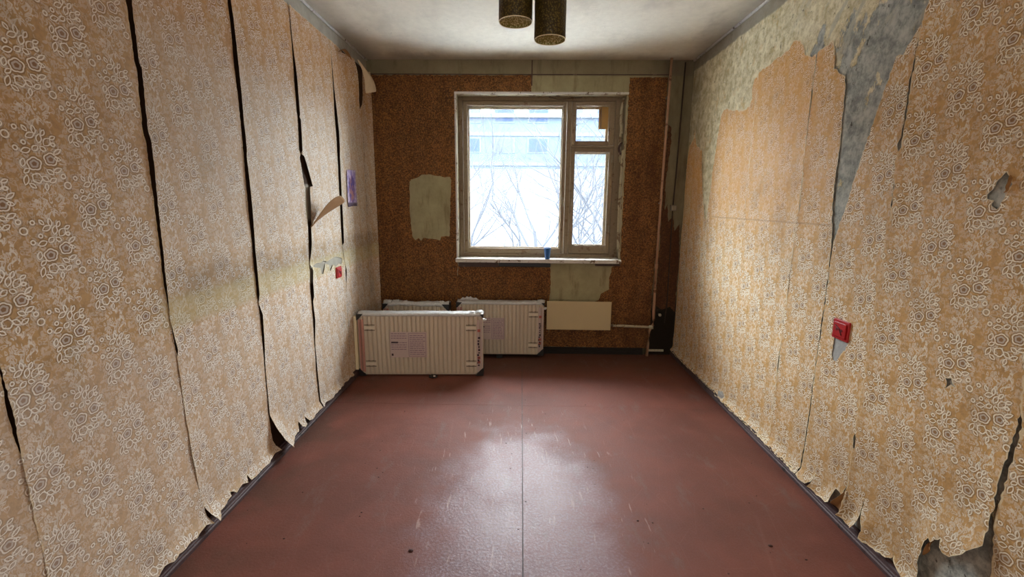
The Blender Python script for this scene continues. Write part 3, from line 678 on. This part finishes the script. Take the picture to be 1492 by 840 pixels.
bsheet([(-.186, .06), (.262, .06), (.266, .30), (.258, .48), (.268, .60), (.262, .79), (-.186, .80)], 34)
bsheet([(-.196, 2.25), (.072, 2.25), (.074, 2.38), (-.196, 2.38)], 35)
bsheet([(.258, .06), (.808, .06), (.808, .76), (.785, .70), (.79, .60), (.72, .56), (.70, .50), (.66, .485), (.27, .48)], 36)
bsheet([(.804, .06), (1.15, .06), (1.18, .20), (1.17, .6), (1.19, 1.2), (1.185, 2.365), (.875, 2.365), (.875, .89), (.885, .83), (.804, .80)], 37)
bsheet([(1.21, .46), (1.27, .42), (1.34, .45), (1.385, .40), (1.388, .9), (1.37, 1.18), (1.33, 1.12), (1.31, 1.25), (1.27, 1.2), (1.255, 1.35), (1.235, 1.30), (1.225, 1.55), (1.25, 1.85), (1.24, 1.98), (1.215, 2.0), (1.205, 1.6), (1.21, 1.2)], 38)

# ================================================================ window
win = bpy.data.objects.new('window_1', None); COL.objects.link(win); win.location = (0, 0, 0); struct(win)
FY = YB + .085
def wp(name, bmx, mat, parent=None, **k): return obj(name, bmx, mat, parent or win, **k)
# reveal lining
bm = bmesh.new(); box(bm, OX0, OX0 + .006, YB - .004, FY, OZ0, OZ1); box(bm, OX1 - .006, OX1, YB - .004, FY, OZ0, OZ1); box(bm, OX0, OX1, YB - .004, FY, OZ1 - .006, OZ1)
wp('reveal_lining', bm, M['reveal'])
bm = bmesh.new(); box(bm, OX0 - .012, OX0 + .004, YB - .012, YB + .004, OZ0, OZ1 + .012, .002)
wp('corner_bead', bm, M['sill'])
bm = bmesh.new(); box(bm, OX0 - .012, OX1 + .010, YB - .014, YB + .004, OZ1 - .002, OZ1 + .014, .002); wp('corner_bead', bm, M['sill'])
for d in (0, .15):
    y0, y1 = FY + d, FY + d + .05
    bm = bmesh.new()      # fixed frame
    box(bm, OX0 + .006, -.512, y0, y1 + .02, .872, 2.232, .004); box(bm, .790, OX1 - .006, y0, y1 + .02, .872, 2.232, .004)
    box(bm, -.512, .790, y0, y1 + .02, 2.200, 2.232, .004); box(bm, -.512, .790, y0, y1 + .02, .872, .905, .004)
    fr = wp('window_frame', bm, M['frame'])
    bm = nb(.382, .420, y0, y1 + .02, .905, 2.200, bev=.004); wp('mullion', bm, M['frame'])
    bm = nb(.420, .790, y0, y1 + .02, 1.822, 1.838, bev=.003); wp('transom', bm, M['frame'])
    def sash(x0, x1, z0, z1, gx0, gx1, gz0, gz1, yy, nm='sash'):
        bm = bmesh.new()
        box(bm, x0, gx0, yy, yy + .04, z0, z1, .004); box(bm, gx1, x1, yy, yy + .04, z0, z1, .004)
        box(bm, gx0, gx1, yy, yy + .04, gz1, z1, .004); box(bm, gx0, gx1, yy, yy + .04, z0, gz0, .004)
        # glazing bead
        for a in ((gx0, gx0 + .006, gz0, gz1), (gx1 - .006, gx1, gz0, gz1), (gx0, gx1, gz0, gz0 + .006), (gx0, gx1, gz1 - .006, gz1)):
            box(bm, a[0], a[1], yy + .006, yy + .016, a[2], a[3])
        s = wp(nm, bm, M['frame']); wp('pane', nb(gx0 - .004, gx1 + .004, yy + .018, yy + .022, gz0 - .004, gz1 + .004), M['glass'], s); return s
    s1 = sash(-.508, .378, .908, 2.196, -.476, .352, .944, 2.166, y0 - .008)
    s2 = sash(.424, .786, 1.841, 2.196, .454, .742, 1.870, 2.168, y0 - .008, 'vent_sash')
    s3 = sash(.424, .786, .908, 1.819, .452, .756, .972, 1.788, y0 - .008)
    if d == 0:
        bm = bmesh.new(); box(bm, .360, .372, y0 - .016, y0 - .006, 1.32, 1.40, .002); tube(bm, [(.366, y0 - .012, 1.375), (.366, y0 - .035, 1.375), (.366, y0 - .036, 1.335)], .0045, 8); wp('handle', bm, M['steel'], s1)
        bm = bmesh.new(); box(bm, .432, .444, y0 - .016, y0 - .006, 1.33, 1.39, .002); tube(bm, [(.438, y0 - .012, 1.375), (.438, y0 - .03, 1.375), (.438, y0 - .031, 1.342)], .0045, 8); wp('handle', bm, M['steel'], s3)
        for zz in (1.1, 1.7): bm = bmesh.new(); tube(bm, [(.775, y0 - .012, zz), (.775, y0 - .012, zz + .06)], .006, 8); wp('hinge', bm, M['steel'], s3)
        bm = bmesh.new(); box(bm, .440, .450, y0 - .014, y0 - .006, 1.99, 2.03, .002); tube(bm, [(.444, y0 - .012, 2.02), (.470, y0 - .022, 2.000)], .004, 6); wp('latch', bm, M['steel'], s2)
        # peeling paint over the bottom bead
        rnd = random.Random(5); bm = bmesh.new()
        for k in range(26):
            xx = rnd.uniform(.45, .75); q = rnd.uniform(.004, .012); box(bm, xx, xx + q * 1.6, y0 - .004, y0 - .001, .966, .972 + q)
        o = wp('flaking_paint', bm, M['frame'], s3); o['kind'] = 'stuff'
# window board
bm = bmesh.new(); n = 60
box(bm, OX0 - .012, OX1 + .004, YB - .085, FY + .01, .838, .872, .006)
sill = wp('window_sill', bm, M['sill'])
# timber remains under the board
bm = nb(-.548, -.20, YB - .03, YB - .004, .792, .828, bev=.003); wp('timber_batten', bm, M['dark_wood'])
bm = nb(-.195, .262, YB - .026, YB - .004, .796, .830, bev=.003); wp('timber_batten', bm, M['black'])
bm = nb(.655, .872, YB - .035, YB - .004, .812, .826, bev=.003); wp('timber_batten', bm, M['dark_wood'])
# card stuck behind the vent pane
o = obj('card_scrap', nb(.662, .742, FY + .075, FY + .078, 1.985, 2.168), M['cardboard']); tag(o, 'yellowed card scrap stuck upright behind the small vent pane', 'card')
bm = bmesh.new(); tube(bm, [(.680, FY + .074, 2.16), (.682, FY + .074, 1.99)], .003, 6)
obj('fold', bm, M['dark_wood'], o)
# peeling strips on the right reveal
def peel(x, y, z0, z1, wdt, bend, mat, seed):
    bm = bmesh.new(); rows = []; n = 18
    for i in range(n + 1):
        t = i / n; z = z0 + (z1 - z0) * t; ww = wdt * (.6 + .5 * nz(t * 3, seed, 2)) * (1 - .5 * abs(t - .5)); b = bend * math.sin(t * PI) + .004 * nz(t * 4, seed, 3)
        rows.append([bm.verts.new((x - b - .006 * k, y + ww * (k / 3 - .5), z)) for k in range(4)])
    for i in range(n):
        for k in range(3): bm.faces.new((rows[i][k], rows[i][k + 1], rows[i + 1][k + 1], rows[i + 1][k]))
    o = wp('peeling_strip', bm, mat, smooth=True); md = o.modifiers.new('t', 'SOLIDIFY'); md.thickness = .0012; return o
peel(OX1 - .010, FY - .045, 1.93, 2.22, .030, .018, M['reveal'], 1)
peel(OX1 - .008, FY - .02, 1.70, 2.02, .022, .014, M['reveal'], 2)
peel(OX1 - .004, YB + .012, .95, 1.80, .012, .008, M['reveal'], 3)
peel(OX1 - .012, YB + .035, 1.76, 1.86, .016, .020, M['dark_wood'], 4)
bm = bmesh.new(); tube(bm, [(.50, FY - .03, 2.222), (.30, FY - .035, 2.205), (.22, FY - .03, 2.224)], .003, 6); wp('loose_wire', bm, M['cable'], smooth=True)

# cup on the sill
cup = thing('plastic_cup', 'small blue plastic cup standing on the window sill', 'cup', (.231, YB - .055, .872))
bm = bmesh.new(); lathe(bm, [(.0, .001), (.020, 0), (.0215, .004), (.030, .092), (.0325, .094), (.0325, .098), (.0285, .098), (.0275, .09), (.019, .006), (0, .006)], (0, 0, 0), 32); obj('body', bm, M['blue'], cup, True)
bm = bmesh.new(); lathe(bm, [(.0, .060), (.026, .060)], (0, 0, 0), 24); obj('contents', bm, M['black'], cup)

# ================================================================ pipes
rp = thing('riser_pipe', 'painted heating riser pipe running floor to ceiling right of the window', 'pipe', (0, 0, 0))
bm = bmesh.new(); tube(bm, [(1.192, YB - .05, H - .001), (1.187, YB - .05, 2.0), (1.182, YB - .05, 1.4), (1.181, YB - .05, .62)], .0105, 12); obj('upper_pipe', bm, M['pipe'], rp, True)
bm = bmesh.new(); tube(bm, [(1.181, YB - .05, .62), (1.185, YB - .05, .42), (1.190, YB - .05, .34), (1.186, YB - .05, .29), (1.168, YB - .05, .262), (1.156, YB - .05, .235), (1.152, YB - .05, .12), (1.150, YB - .05, .001)], .0125, 12); obj('lower_pipe', bm, M['pipe'], rp, True)
bm = bmesh.new(); tube(bm, [(1.181, YB - .05, .80), (1.181, YB - .05, .835)], .0155, 12); obj('coupling', bm, M['pipe'], rp)
bm = bmesh.new(); tube(bm, [(1.186, YB - .05, .272), (1.156, YB - .05, .268)], .019, 12); obj('tee_fitting', bm, M['pipe_pale'], rp, True)
bm = bmesh.new(); tube(bm, [(1.156, YB - .05, .271), (.90, YB - .05, .279), (.832, YB - .05, .280)], .0115, 12); obj('branch_pipe', bm, M['pipe_pale'], rp, True)
for zz in (2.2, 1.35): bm = nb(1.176, 1.192, YB - .05, YB, zz, zz + .012); obj('pipe_clip', bm, M['steel'], rp)
# cable conduit + junction box in the corner
cb = thing('corner_cable', 'thin dusty cable dropping down the stripped wall corner', 'cable', (0, 0, 0))
bm = bmesh.new(); tube(bm, [(1.318, YB - .008, H - .02), (1.312, YB - .010, 2.0), (1.308, YB - .008, 1.6), (1.300, YB - .010, 1.34)], .006, 8); obj('upper_run', bm, M['cable'], cb, True)
bm = bmesh.new(); tube(bm, [(1.300, YB - .010, 1.30), (1.305, YB - .008, .9), (1.31, YB - .009, .5), (1.30, YB - .008, .30)], .005, 8); obj('lower_run', bm, M['cable'], cb, True)
jb = thing('junction_box', 'small round-edged grey junction box on the stripped wall corner', 'junction box', (1.303, YB, 1.318))
obj('body', nb(-.026, .026, -.030, 0, -.026, .026, bev=.006), M['conv_dark'], jb); obj('lid', nb(-.019, .019, -.036, -.030, -.019, .019, bev=.003), M['steel'], jb)
kn = thing('pipe_valve', 'little pale round valve beside the riser pipe near the floor', 'valve', (1.245, YB, .38))
bm = bmesh.new(); tube(bm, [(0, 0, 0), (0, -.03, 0)], .006, 8); obj('stem', bm, M['steel'], kn); bm = bmesh.new(); tube(bm, [(0, -.028, 0), (0, -.034, 0), (0, -.046, 0), (0, -.05, 0)], [.008, .013, .013, .009], 14); obj('cap', bm, M['pipe_pale'], kn, True)

# ================================================================ old convector panel
cv = thing('wall_convector', 'old beige flat convector heater panel under the window', 'heater', (.517, YB, .249))
W2, HH = .283, .257
obj('front_panel', nb(-W2, W2, -.099, -.094, 0, HH, bev=.002), M['conv'], cv)
bm = bmesh.new(); box(bm, -W2 + .003, W2 - .003, -.094, -.030, HH - .016, HH - .013); box(bm, -W2 + .003, W2 - .003, -.094, -.060, .012, .015); obj('panel_return', bm, M['conv'], cv)
for s in (-1, 1): obj('side_bracket', nb(s * (W2 - .03) - .008, s * (W2 - .03) + .008, -.094, 0, .05, .075), M['conv_dark'], cv)
bm = bmesh.new(); tube(bm, [(-W2 + .02, -.055, .035), (W2 + .03, -.055, .035)], .0115, 10); tube(bm, [(-W2 + .02, -.055, .12), (W2 - .01, -.055, .12)], .0115, 10); obj('heating_tube', bm, M['conv_dark'], cv, True)
fin = bpy.data.meshes.new('fin'); b2 = nb(-.0005, .0005, -.085, -.025, .02, .17); b2.to_mesh(fin); b2.free(); fin.materials.append(M['conv_dark'])
for k in range(44): o = bpy.data.objects.new('fin', fin); COL.objects.link(o); o.parent = cv; o.location = (-W2 + .03 + k * .012, 0, 0)

# ================================================================ packed radiators
def radiator(label, loc, rz, W, HT, DP, grp, film_seed, lean=0.0, wrapped=False, clipped=None):
    t = thing('packed_radiator', label, 'radiator', loc, rz, grp); t.rotation_euler = (lean, 0, rz)
    hw = W / 2
    # ribbed front and rear panels
    for nm, yy, sg in (('front_panel', 0, 1), ('rear_panel', DP, -1)):
        bm = bmesh.new(); cols = int(W / .0333); dx = W / cols; prev = None
        for i in range(cols * 6 + 1):
            xx = -hw + dx * i / 6; ph = (i % 6); dep = .009 if ph in (2, 3, 4) else (.0055 if ph in (1, 5) else -.003)
            a = bm.verts.new((xx, yy + sg * (.006 - dep), .022)); b = bm.verts.new((xx, yy + sg * (.006 - dep), HT - .022))
            a0 = bm.verts.new((xx, yy + sg * .004, .006)); b0 = bm.verts.new((xx, yy + sg * .004, HT - .006))
            if prev: bm.faces.new((prev[0], a, b, prev[1])); bm.faces.new((prev[2], a0, a, prev[0])); bm.faces.new((prev[1], b, b0, prev[3]))
            prev = (a, b, a0, b0)
        obj(nm, bm, M['rad'], t)
    for s in (-1, 1): obj('side_cover', nb(min(s * hw, s * (hw + .006)), max(s * hw, s * (hw + .006)), .002, DP - .002, .004, HT - .004, bev=.001), M['rad'], t)
    g = obj('top_grille', nb(-hw, hw, .006, DP - .006, HT - .010, HT - .004), M['rad'], t)
    obj('core', nb(-hw + .01, hw - .01, .012, DP - .012, .010, HT - .02), M['conv_dark'], t)
    for k in range(int(W / .05)): obj('slot', nb(-hw + .03 + k * .05, -hw + .06 + k * .05, .02, DP - .02, HT - .004, HT - .0025), M['conv_dark'], g)
    # pink film margins down both sides, printed marks on the right one
    for s in (-1, 1): obj('edge_film', nb(min(s * hw, s * (hw - .040)), max(s * hw, s * (hw - .040)), -.003, .0015, .03, HT - .04), M['pink'] if s < 0 else M['label'], t)
    rnd = random.Random(film_seed)
    bm = bmesh.new(); zz = HT * .16
    while zz < HT * .62:
        hh = rnd.uniform(.008, .02); xx = hw - .028 + rnd.uniform(-.004, .004); box(bm, xx - rnd.uniform(.004, .009), xx + rnd.uniform(.004, .010), -.0042, -.0030, zz, zz + hh); zz += hh + rnd.uniform(.003, .012)
    obj('edge_print', bm, M['ink_dark'], t)['kind'] = 'stuff'
    for zc in (.10, .135, HT * .72): obj('warning_mark', nb(hw - .036, hw - .014, -.0042, -.0030, zc, zc + .022), M['ink_red'], t)
    # hanging lugs seen as pale double bars near each corner
    for sx in (-1, 1):
        for zc in (HT * .175, HT * .765):
            x0 = sx * (hw - .045); x1 = sx * (hw - .125); a, b = min(x0, x1), max(x0, x1)
            l = obj('mounting_lug', nb(a, b, -.010, .004, zc, zc + .022, bev=.002), M['bracket'], t)
            bm = bmesh.new(); box(bm, a, b, -.004, .003, zc - .014, zc - .007); box(bm, a, b, -.004, .003, zc + .029, zc + .036); obj('lug_slot', bm, M['conv_dark'], l)
    # printed panel: two columns of unreadable small print
    lb = obj('printed_label', nb(-hw * .50, hw * .10, -.0040, -.0020, HT * .30, HT * .72), M['label'], t)
    bm = bmesh.new(); z0, z1 = HT * .32, HT * .70
    for a, b in ((-.20, .08),):
        x0, x1 = hw * a, hw * b
        for q in ((x0, x0 + .0025, z0, z1), (x1 - .0025, x1, z0, z1), (x0, x1, z0, z0 + .0025), (x0, x1, z1 - .0025, z1)): box(bm, q[0], q[1], -.0052, -.0040, q[2], q[3])
        for k in range(11):
            zq = z0 + .014 + k * (z1 - z0 - .02) / 11; xq = x0 + .010
            while xq < x1 - .02:
                L_ = rnd.uniform(.008, .03); box(bm, xq, min(xq + L_, x1 - .006), -.0052, -.0040, zq, zq + .0048); xq += L_ + .005
    for k in range(8):
        zq = z0 + .055 + k * .018; xq = -hw * .48
        if k == 4: continue
        while xq < -hw * .24:
            L_ = rnd.uniform(.008, .028); box(bm, xq, min(xq + L_, -hw * .23), -.0052, -.0040, zq, zq + .005); xq += L_ + .005
    obj('small_print', bm, M['ink'], lb)['kind'] = 'stuff'
    bm = bmesh.new(); box(bm, -hw * .48, -hw * .37, -.0056, -.0040, HT * .535, HT * .56); obj('print_block', bm, M['ink_dark'], lb); obj('print_block', nb(-hw * .48, -hw * .45, -.0056, -.0040, HT * .33, HT * .365), M['ink_dark'], lb)
    # black corner guards
    def guard(sx, sz, big):
        bm = bmesh.new(); q = big; x0 = sx * (hw + .010); zc = (HT + .004) if sz > 0 else -.0
        pr = [(x0, zc), (x0 - sx * q, zc), (x0 - sx * q * .8, zc - sz * q * .25), (x0 - sx * q * .3, zc - sz * q * .8), (x0, zc - sz * q)]
        f = [bm.verts.new((a, -.012, max(.001, b))) for a, b in pr]; bk = [bm.verts.new((a, DP + .010, max(.001, b))) for a, b in pr]
        bm.faces.new(f); bm.faces.new(bk[::-1])
        for i in range(5): bm.faces.new((f[i], f[(i + 1) % 5], bk[(i + 1) % 5], bk[i]))
        o = obj('corner_guard', bm, M['black'], t); return o
    guard(-1, 1, .050); guard(1, -1, .062); guard(-1, -1, .055)
    guard(1, 1, .060 if wrapped else .028)
    # stretch film gathered over the top and rolled at the corners
    bm = bmesh.new(); n = 60; rows = []
    for i in range(n + 1):
        t_ = i / n; xx = -hw - .004 + (W + .012) * t_; row = []
        for k, (yy, zz) in enumerate(((-.005, HT - .014), (-.008, HT - .003), (-.003, HT + .006), (DP * .35, HT + .010), (DP * .7, HT + .010), (DP + .004, HT + .004), (DP + .007, HT - .02))):
            a = (.010 if wrapped else .004); e = 1 + 2.5 * max(0, abs(t_ - .5) * 2 - .88) / .12
            row.append(bm.verts.new((xx, yy + a * .5 * nz(xx * 3, k, 8, film_seed), zz + a * e * nz(xx * 2, k * .6, 9, film_seed + 1) + (.022 * max(0, nz(xx, 1, 5, film_seed)) if wrapped else 0) + (a * .5 if k in (2, 3, 4) else 0))))
        rows.append(row)
    for i in range(n):
        for k in range(6): bm.faces.new((rows[i][k], rows[i + 1][k], rows[i + 1][k + 1], rows[i][k + 1]))
    o = obj('stretch_film', bm, M['film'], t, True); md = o.modifiers.new('t', 'SOLIDIFY'); md.thickness = .002
    # knots of gathered film at the corner
    for cx, cz, s in ((hw - .02, HT + .008, .034), (hw - .075, HT + .006, .026), (hw + .012, HT - .05, .020)) if not wrapped else ((-hw + .03, HT + .012, .038), (-hw + .10, HT + .015, .036), (-hw + .18, HT + .012, .030), (hw - .06, HT + .012, .030)):
        bm = bmesh.new(); r_ = bmesh.ops.create_icosphere(bm, subdivisions=3, radius=1)
        for v in r_['verts']:
            k = 1 + .45 * noise.noise(v.co * 2.6 + Vector((cx * 9, film_seed, 0)))
            v.co = Vector((cx + v.co.x * s * k, DP * .3 + v.co.y * s * .9 * k, cz + v.co.z * s * .55 * k))
        obj('film_knot', bm, M['film'], t, True)
    return t
G1 = 'new panel radiators in packing film'
R1 = radiator('largest, nearest packed white radiator on the floor by the left wall', (-.772, 3.375, .004), .040, .955, .495, .10, G1, 3)
# foam sheet poking out behind the nearest radiator's left end
o = obj('foam_sheet', nb(-.512, -.490, -.010, .05, .050, .480, bev=.002), M['card'], R1)
R3 = radiator('packed white radiator behind, its crumpled film top showing, beside the left wall', (-.880, 3.70, .004), -.01, .545, .500, .09, G1, 8, wrapped=True)
R2 = radiator('packed white radiator standing behind to the right, against the window wall', (-.172, 3.815, .030), .012, .745, .470, .09, G1, 12)
# wooden blocks the rear radiator stands on
for xx in (-.42, .12): obj('floor_block', nb(xx - .372 + .22, xx - .372 + .27, -.0, .09, -.029, -.001), M['black'], R2)
# loose film standing up behind
bm = bmesh.new(); rows = []
for i in range(25):
    t_ = i / 24; xx = -.545 + .19 * t_; top = .505 + .050 * abs(math.sin(t_ * PI)) * (.5 + .9 * abs(nz(t_ * 5, 2, 1.7)))
    rows.append([bm.verts.new((xx - R2.location.x, 3.865 - R2.location.y + .010 * nz(t_ * 6, k, 2) + .01 * k, (.47 + (top - .47) * k / 3) - .03)) for k in range(4)])
for i in range(24):
    for k in range(3): bm.faces.new((rows[i][k], rows[i + 1][k], rows[i + 1][k + 1], rows[i][k + 1]))
obj('loose_film', bm, M['film'], R2, True)

# scraps on the floor
o = bmesh.new(); r_ = bmesh.ops.create_icosphere(o, subdivisions=3, radius=1)
for v in r_['verts']:
    k = 1 + .55 * noise.noise(v.co * 2.3); v.co = Vector((v.co.x * .030 * k, v.co.y * .018 * k, max(-.011, v.co.z * .016 * k) + .0115))
o = obj('film_scrap', o, M['black'], None, False); o.location = (-.675, 3.335, 0); tag(o, 'crumpled dark plastic scrap in front of the nearest radiator', 'scrap')
bm = bmesh.new(); r_ = bmesh.ops.create_icosphere(bm, subdivisions=2, radius=1)
for v in r_['verts']: v.co = Vector((v.co.x * .010 + .012, v.co.y * .010 - .012, v.co.z * .006 + .020))
obj('film_bit', bm, M['white'], o)
rnd = random.Random(11); bm = bmesh.new()
spots = [(-.42, 1.55, .012), (-.95, 1.6, .006), (.52, 1.75, .006), (.36, 2.15, .005), (1.02, 1.62, .010), (1.12, 1.55, .006), (-.2, 1.35, .006), (.3, 1.4, .008)] + [(rnd.uniform(XL + .05, XR - .05), rnd.uniform(1.2, 3.3), rnd.uniform(.002, .005)) for _ in range(90)]
for x_, y_, s in spots:
    r_ = bmesh.ops.create_icosphere(bm, subdivisions=1, radius=1)
    for v in r_['verts']: v.co = Vector((x_ + v.co.x * s, y_ + v.co.y * s * .7, max(0, v.co.z) * s * .5 + .0003))
o = obj('floor_grit', bm, M['crumb']); tag(o, 'scattered dark grit and paint crumbs on the red-brown floor', 'debris'); o['kind'] = 'stuff'

# ================================================================ sockets and sticker
def red_box(name, label, loc, rot, s, wall):
    t = thing(name, label, 'socket', loc); t.rotation_euler = rot
    obj('body', nb(-s, s, -.010, 0, -s * .9, s * .9, bev=.003), M['red'], t)
    obj('cover', nb(-s * .78, s * .78, -.015, -.010, -s * .68, s * .68, bev=.004), M['red'], t)
    for k in (-1, 1): bm = bmesh.new(); tube(bm, [(k * s * .3, -.0145, 0), (k * s * .3, -.0165, 0)], s * .12, 10); obj('screw', bm, M['red_dark'], t)
    bm = bmesh.new(); tube(bm, [(-s * .5, -.0155, s * .35), (0, -.0155, s * .1), (s * .35, -.0155, -s * .4)], .003, 6); obj('crack', bm, M['red_dark'], t)
    return t
red_box('socket_box', 'larger bright red socket box on the right wall', (XR - .003, 1.914, .822), (0, math.radians(3), math.radians(90) + PI), .048, 'r').rotation_euler = (0, 0, math.radians(-90))
pl = sheet('bare_plaster', 'right', [(1.965, .80), (1.86, .80), (1.86, .74), (1.885, .72), (1.90, .68), (1.925, .665), (1.955, .665), (1.965, .70)], M['patch'], wr, lambda y, z: .002, seed=41, res=.02)
red_box('socket_box', 'smaller red socket box on the left wall beside torn paper', (XL + .004, 3.130, .860), (0, 0, math.radians(90)), .043, 'l')
st = sheet('wall_sticker', 'left', [(3.385, 1.575), (3.40, 1.58), (3.50, 1.583), (3.562, 1.588), (3.555, 1.45), (3.560, 1.315), (3.47, 1.318), (3.375, 1.310), (3.372, 1.40), (3.380, 1.50)], M['poster'], None, lambda y, z: .0125 + .001 * nz(y, z, 12), seed=51, res=.02, jit=.001)
tag(st, 'faded purple picture sticker on the left wallpaper near the corner', 'sticker'); md = st.modifiers.new('t', 'SOLIDIFY'); md.thickness = .001
# white crumb in the right skirting, small plaster chip
bm = bmesh.new(); r_ = bmesh.ops.create_icosphere(bm, subdivisions=2, radius=1)
for v in r_['verts']:
    k = 1 + .5 * noise.noise(v.co * 2); v.co = Vector((XR - .018 + v.co.x * .012 * k, 2.93 + v.co.y * .05 * k, .072 + v.co.z * .026 * k))
o = obj('plaster_chip', bm, M['patch']); tag(o, 'pale plaster chip lodged on the right baseboard near the far corner', 'chip')

# ================================================================ ceiling lamp
lp = thing('ceiling_lamp', 'ceiling lamp with two olive speckled cylinder shades', 'lamp', (.03, 1.60, H))
def shade(x, y, z, r_, L):
    c = (x - .03, y - 1.60, z - H)
    bm = bmesh.new(); lathe(bm, [(r_, 0), (r_, L), (r_ * .5, L + .006), (.012, L + .008)], c, 48); s = obj('shade', bm, M['shade_out'], lp, True)
    bm = bmesh.new(); lathe(bm, [(r_ - .002, .001), (r_ - .002, L - .002), (0, L - .002)], c, 48); li = obj('lining', bm, M['shade_in'], s, True)
    bm = bmesh.new(); pts = [(c[0] + (r_ - .001) * math.cos(a * PI / 24), c[1] + (r_ - .001) * math.sin(a * PI / 24), c[2]) for a in range(49)]; tube(bm, pts, .0014, 6, cap=False); obj('rim', bm, M['rim'], s, True)
    # frosted diffuser glass set inside the tube
    bm = bmesh.new(); lathe(bm, [(0, .020), (r_ * .6, .016), (r_ - .003, .006)], c, 48); obj('diffuser', bm, M['shade_in'], s, True)
    bm = bmesh.new(); tube(bm, [(c[0], c[1], c[2] + L), (c[0], c[1], -.03)], .005, 8); obj('rod', bm, M['steel'], lp)
shade(-.026, 1.60, 1.925, .0545, .30); shade(.0865, 1.60, 1.872, .051, .30)
bm = bmesh.new(); lathe(bm, [(0, 0), (.10, 0), (.10, -.012), (.085, -.030), (0, -.034)], (0, 0, 0), 40); obj('canopy', bm, M['rim'], lp, True)

# ================================================================ outdoors
GZ = -3.2
o = struct(obj('ground', nb(-60, 60, YB + .6, 75, GZ - .3, GZ), M['ground']))
bm = bmesh.new()
va = [[bm.verts.new((x_, y_, z_)) for x_ in (-60, 60)] for y_, z_ in ((24, GZ + .01), (30, -1.0), (36, 1.6), (42, 3.6), (45, 4.6), (45, GZ - .01))]
for p_, q_ in zip(va, va[1:]): bm.faces.new((p_[0], p_[1], q_[1], q_[0]))
o = struct(obj('embankment', bm, M['bank']))
bd = thing('apartment_block', 'long pale blue apartment block beyond the trees', 'building', (-2, 46, GZ))
BH = 12.6
obj('wall', nb(-32, 26, 0, 10, 0, BH), M['facade'], bd)
for fl in range(5):
    z0 = fl * 2.8 + .3
    obj('floor_band', nb(-32, 26, -.12, 0, z0 + 2.25, z0 + 2.6), M['facade_white'], bd)
    for k in range(17):
        wn_ = obj('window', nb(-30.5 + k * 3.3, -28.4 + k * 3.3, -.08, 0, z0 + .65, z0 + 2.1), M['facade_white'], bd)
        obj('pane', nb(-30.35 + k * 3.3, -28.55 + k * 3.3, -.10, -.08, z0 + .75, z0 + 2.0), M['facade_glass'] if (k + fl) % 3 else M['facade_dark'], wn_)
obj('roof', nb(-32.4, 26.4, -.4, 10.4, BH, BH + .4), M['facade_white'], bd)
def tree(name, label, x, y, h, seed, lean=(0, 0), trunk=.10, levels=5, group=None):
    rnd = random.Random(seed); t = thing(name, label, 'tree', (x, y, GZ), 0, group)
    bt = bmesh.new(); bw = bmesh.new()
    def grow(p, d, L, r_, lv):
        n = 4; pts = [p]; rr = [r_]; q = p.copy(); dd = d.copy()
        for i in range(n):
            dd = (dd + Vector((rnd.uniform(-.16, .16), rnd.uniform(-.16, .16), rnd.uniform(-.06, .12)))).normalized(); q = q + dd * L / n; pts.append(q.copy()); rr.append(r_ * (1 - .45 * (i + 1) / n))
        tube(bt if lv > 2 else bw, pts, rr, 5 if lv > 2 else 3, cap=False)
        if lv == 0: return
        nb_ = 3 if lv > 1 else 4
        for k in range(nb_ + (1 if lv >= 4 else 0)):
            i = rnd.choice((2, 3, 4)) if k else 4; a = rnd.uniform(0, 2 * PI); sp = rnd.uniform(.35, .95)
            side = Vector((math.cos(a), math.sin(a), rnd.uniform(-.1, .5))); nd = (dd * (1 - sp * .5) + side * sp).normalized()
            grow(pts[i], nd, L * rnd.uniform(.55, .8), rr[i] * .68, lv - 1)
    grow(Vector((0, 0, 0)), Vector((lean[0], lean[1], 1)).normalized(), h * .36, trunk, levels)
    obj('trunk', bt, M['bark'] if y > 12 else M['bark_near'], t, True); o = obj('twigs', bw, M['twig'] if y > 12 else M['bark_near'], t); o['kind'] = 'stuff'
    return t
gp = 'bare trees outside the window'
tree('bare_tree', 'tall bare tree nearest the glass at left of the large pane', -1.1, 8.6, 9.0, 3, (.12, 0), .07)
tree('bare_tree', 'bare tree leaning right behind the middle of the large pane', .1, 9.8, 9.2, 8, (.10, 0), .07)
tree('bare_tree', 'bare tree seen through the narrow right-hand panes', 1.9, 10.5, 9.5, 15, (-.1, 0), .08)
for i, (x_, y_) in enumerate(((-4.2, 15), (-1.8, 17), (.8, 16), (3.4, 15.5), (6.0, 18), (-7, 19), (0, 20), (-3.5, 21), (3.5, 21), (-9, 21), (9, 21), (1.8, 18.5), (-5.6, 17.5))):
    tree('bare_tree', 'pale bare tree in the thicket beyond the three nearest trees', x_, y_, 8.0 + (i % 3), 30 + i, (0, 0), .11, 5, gp)
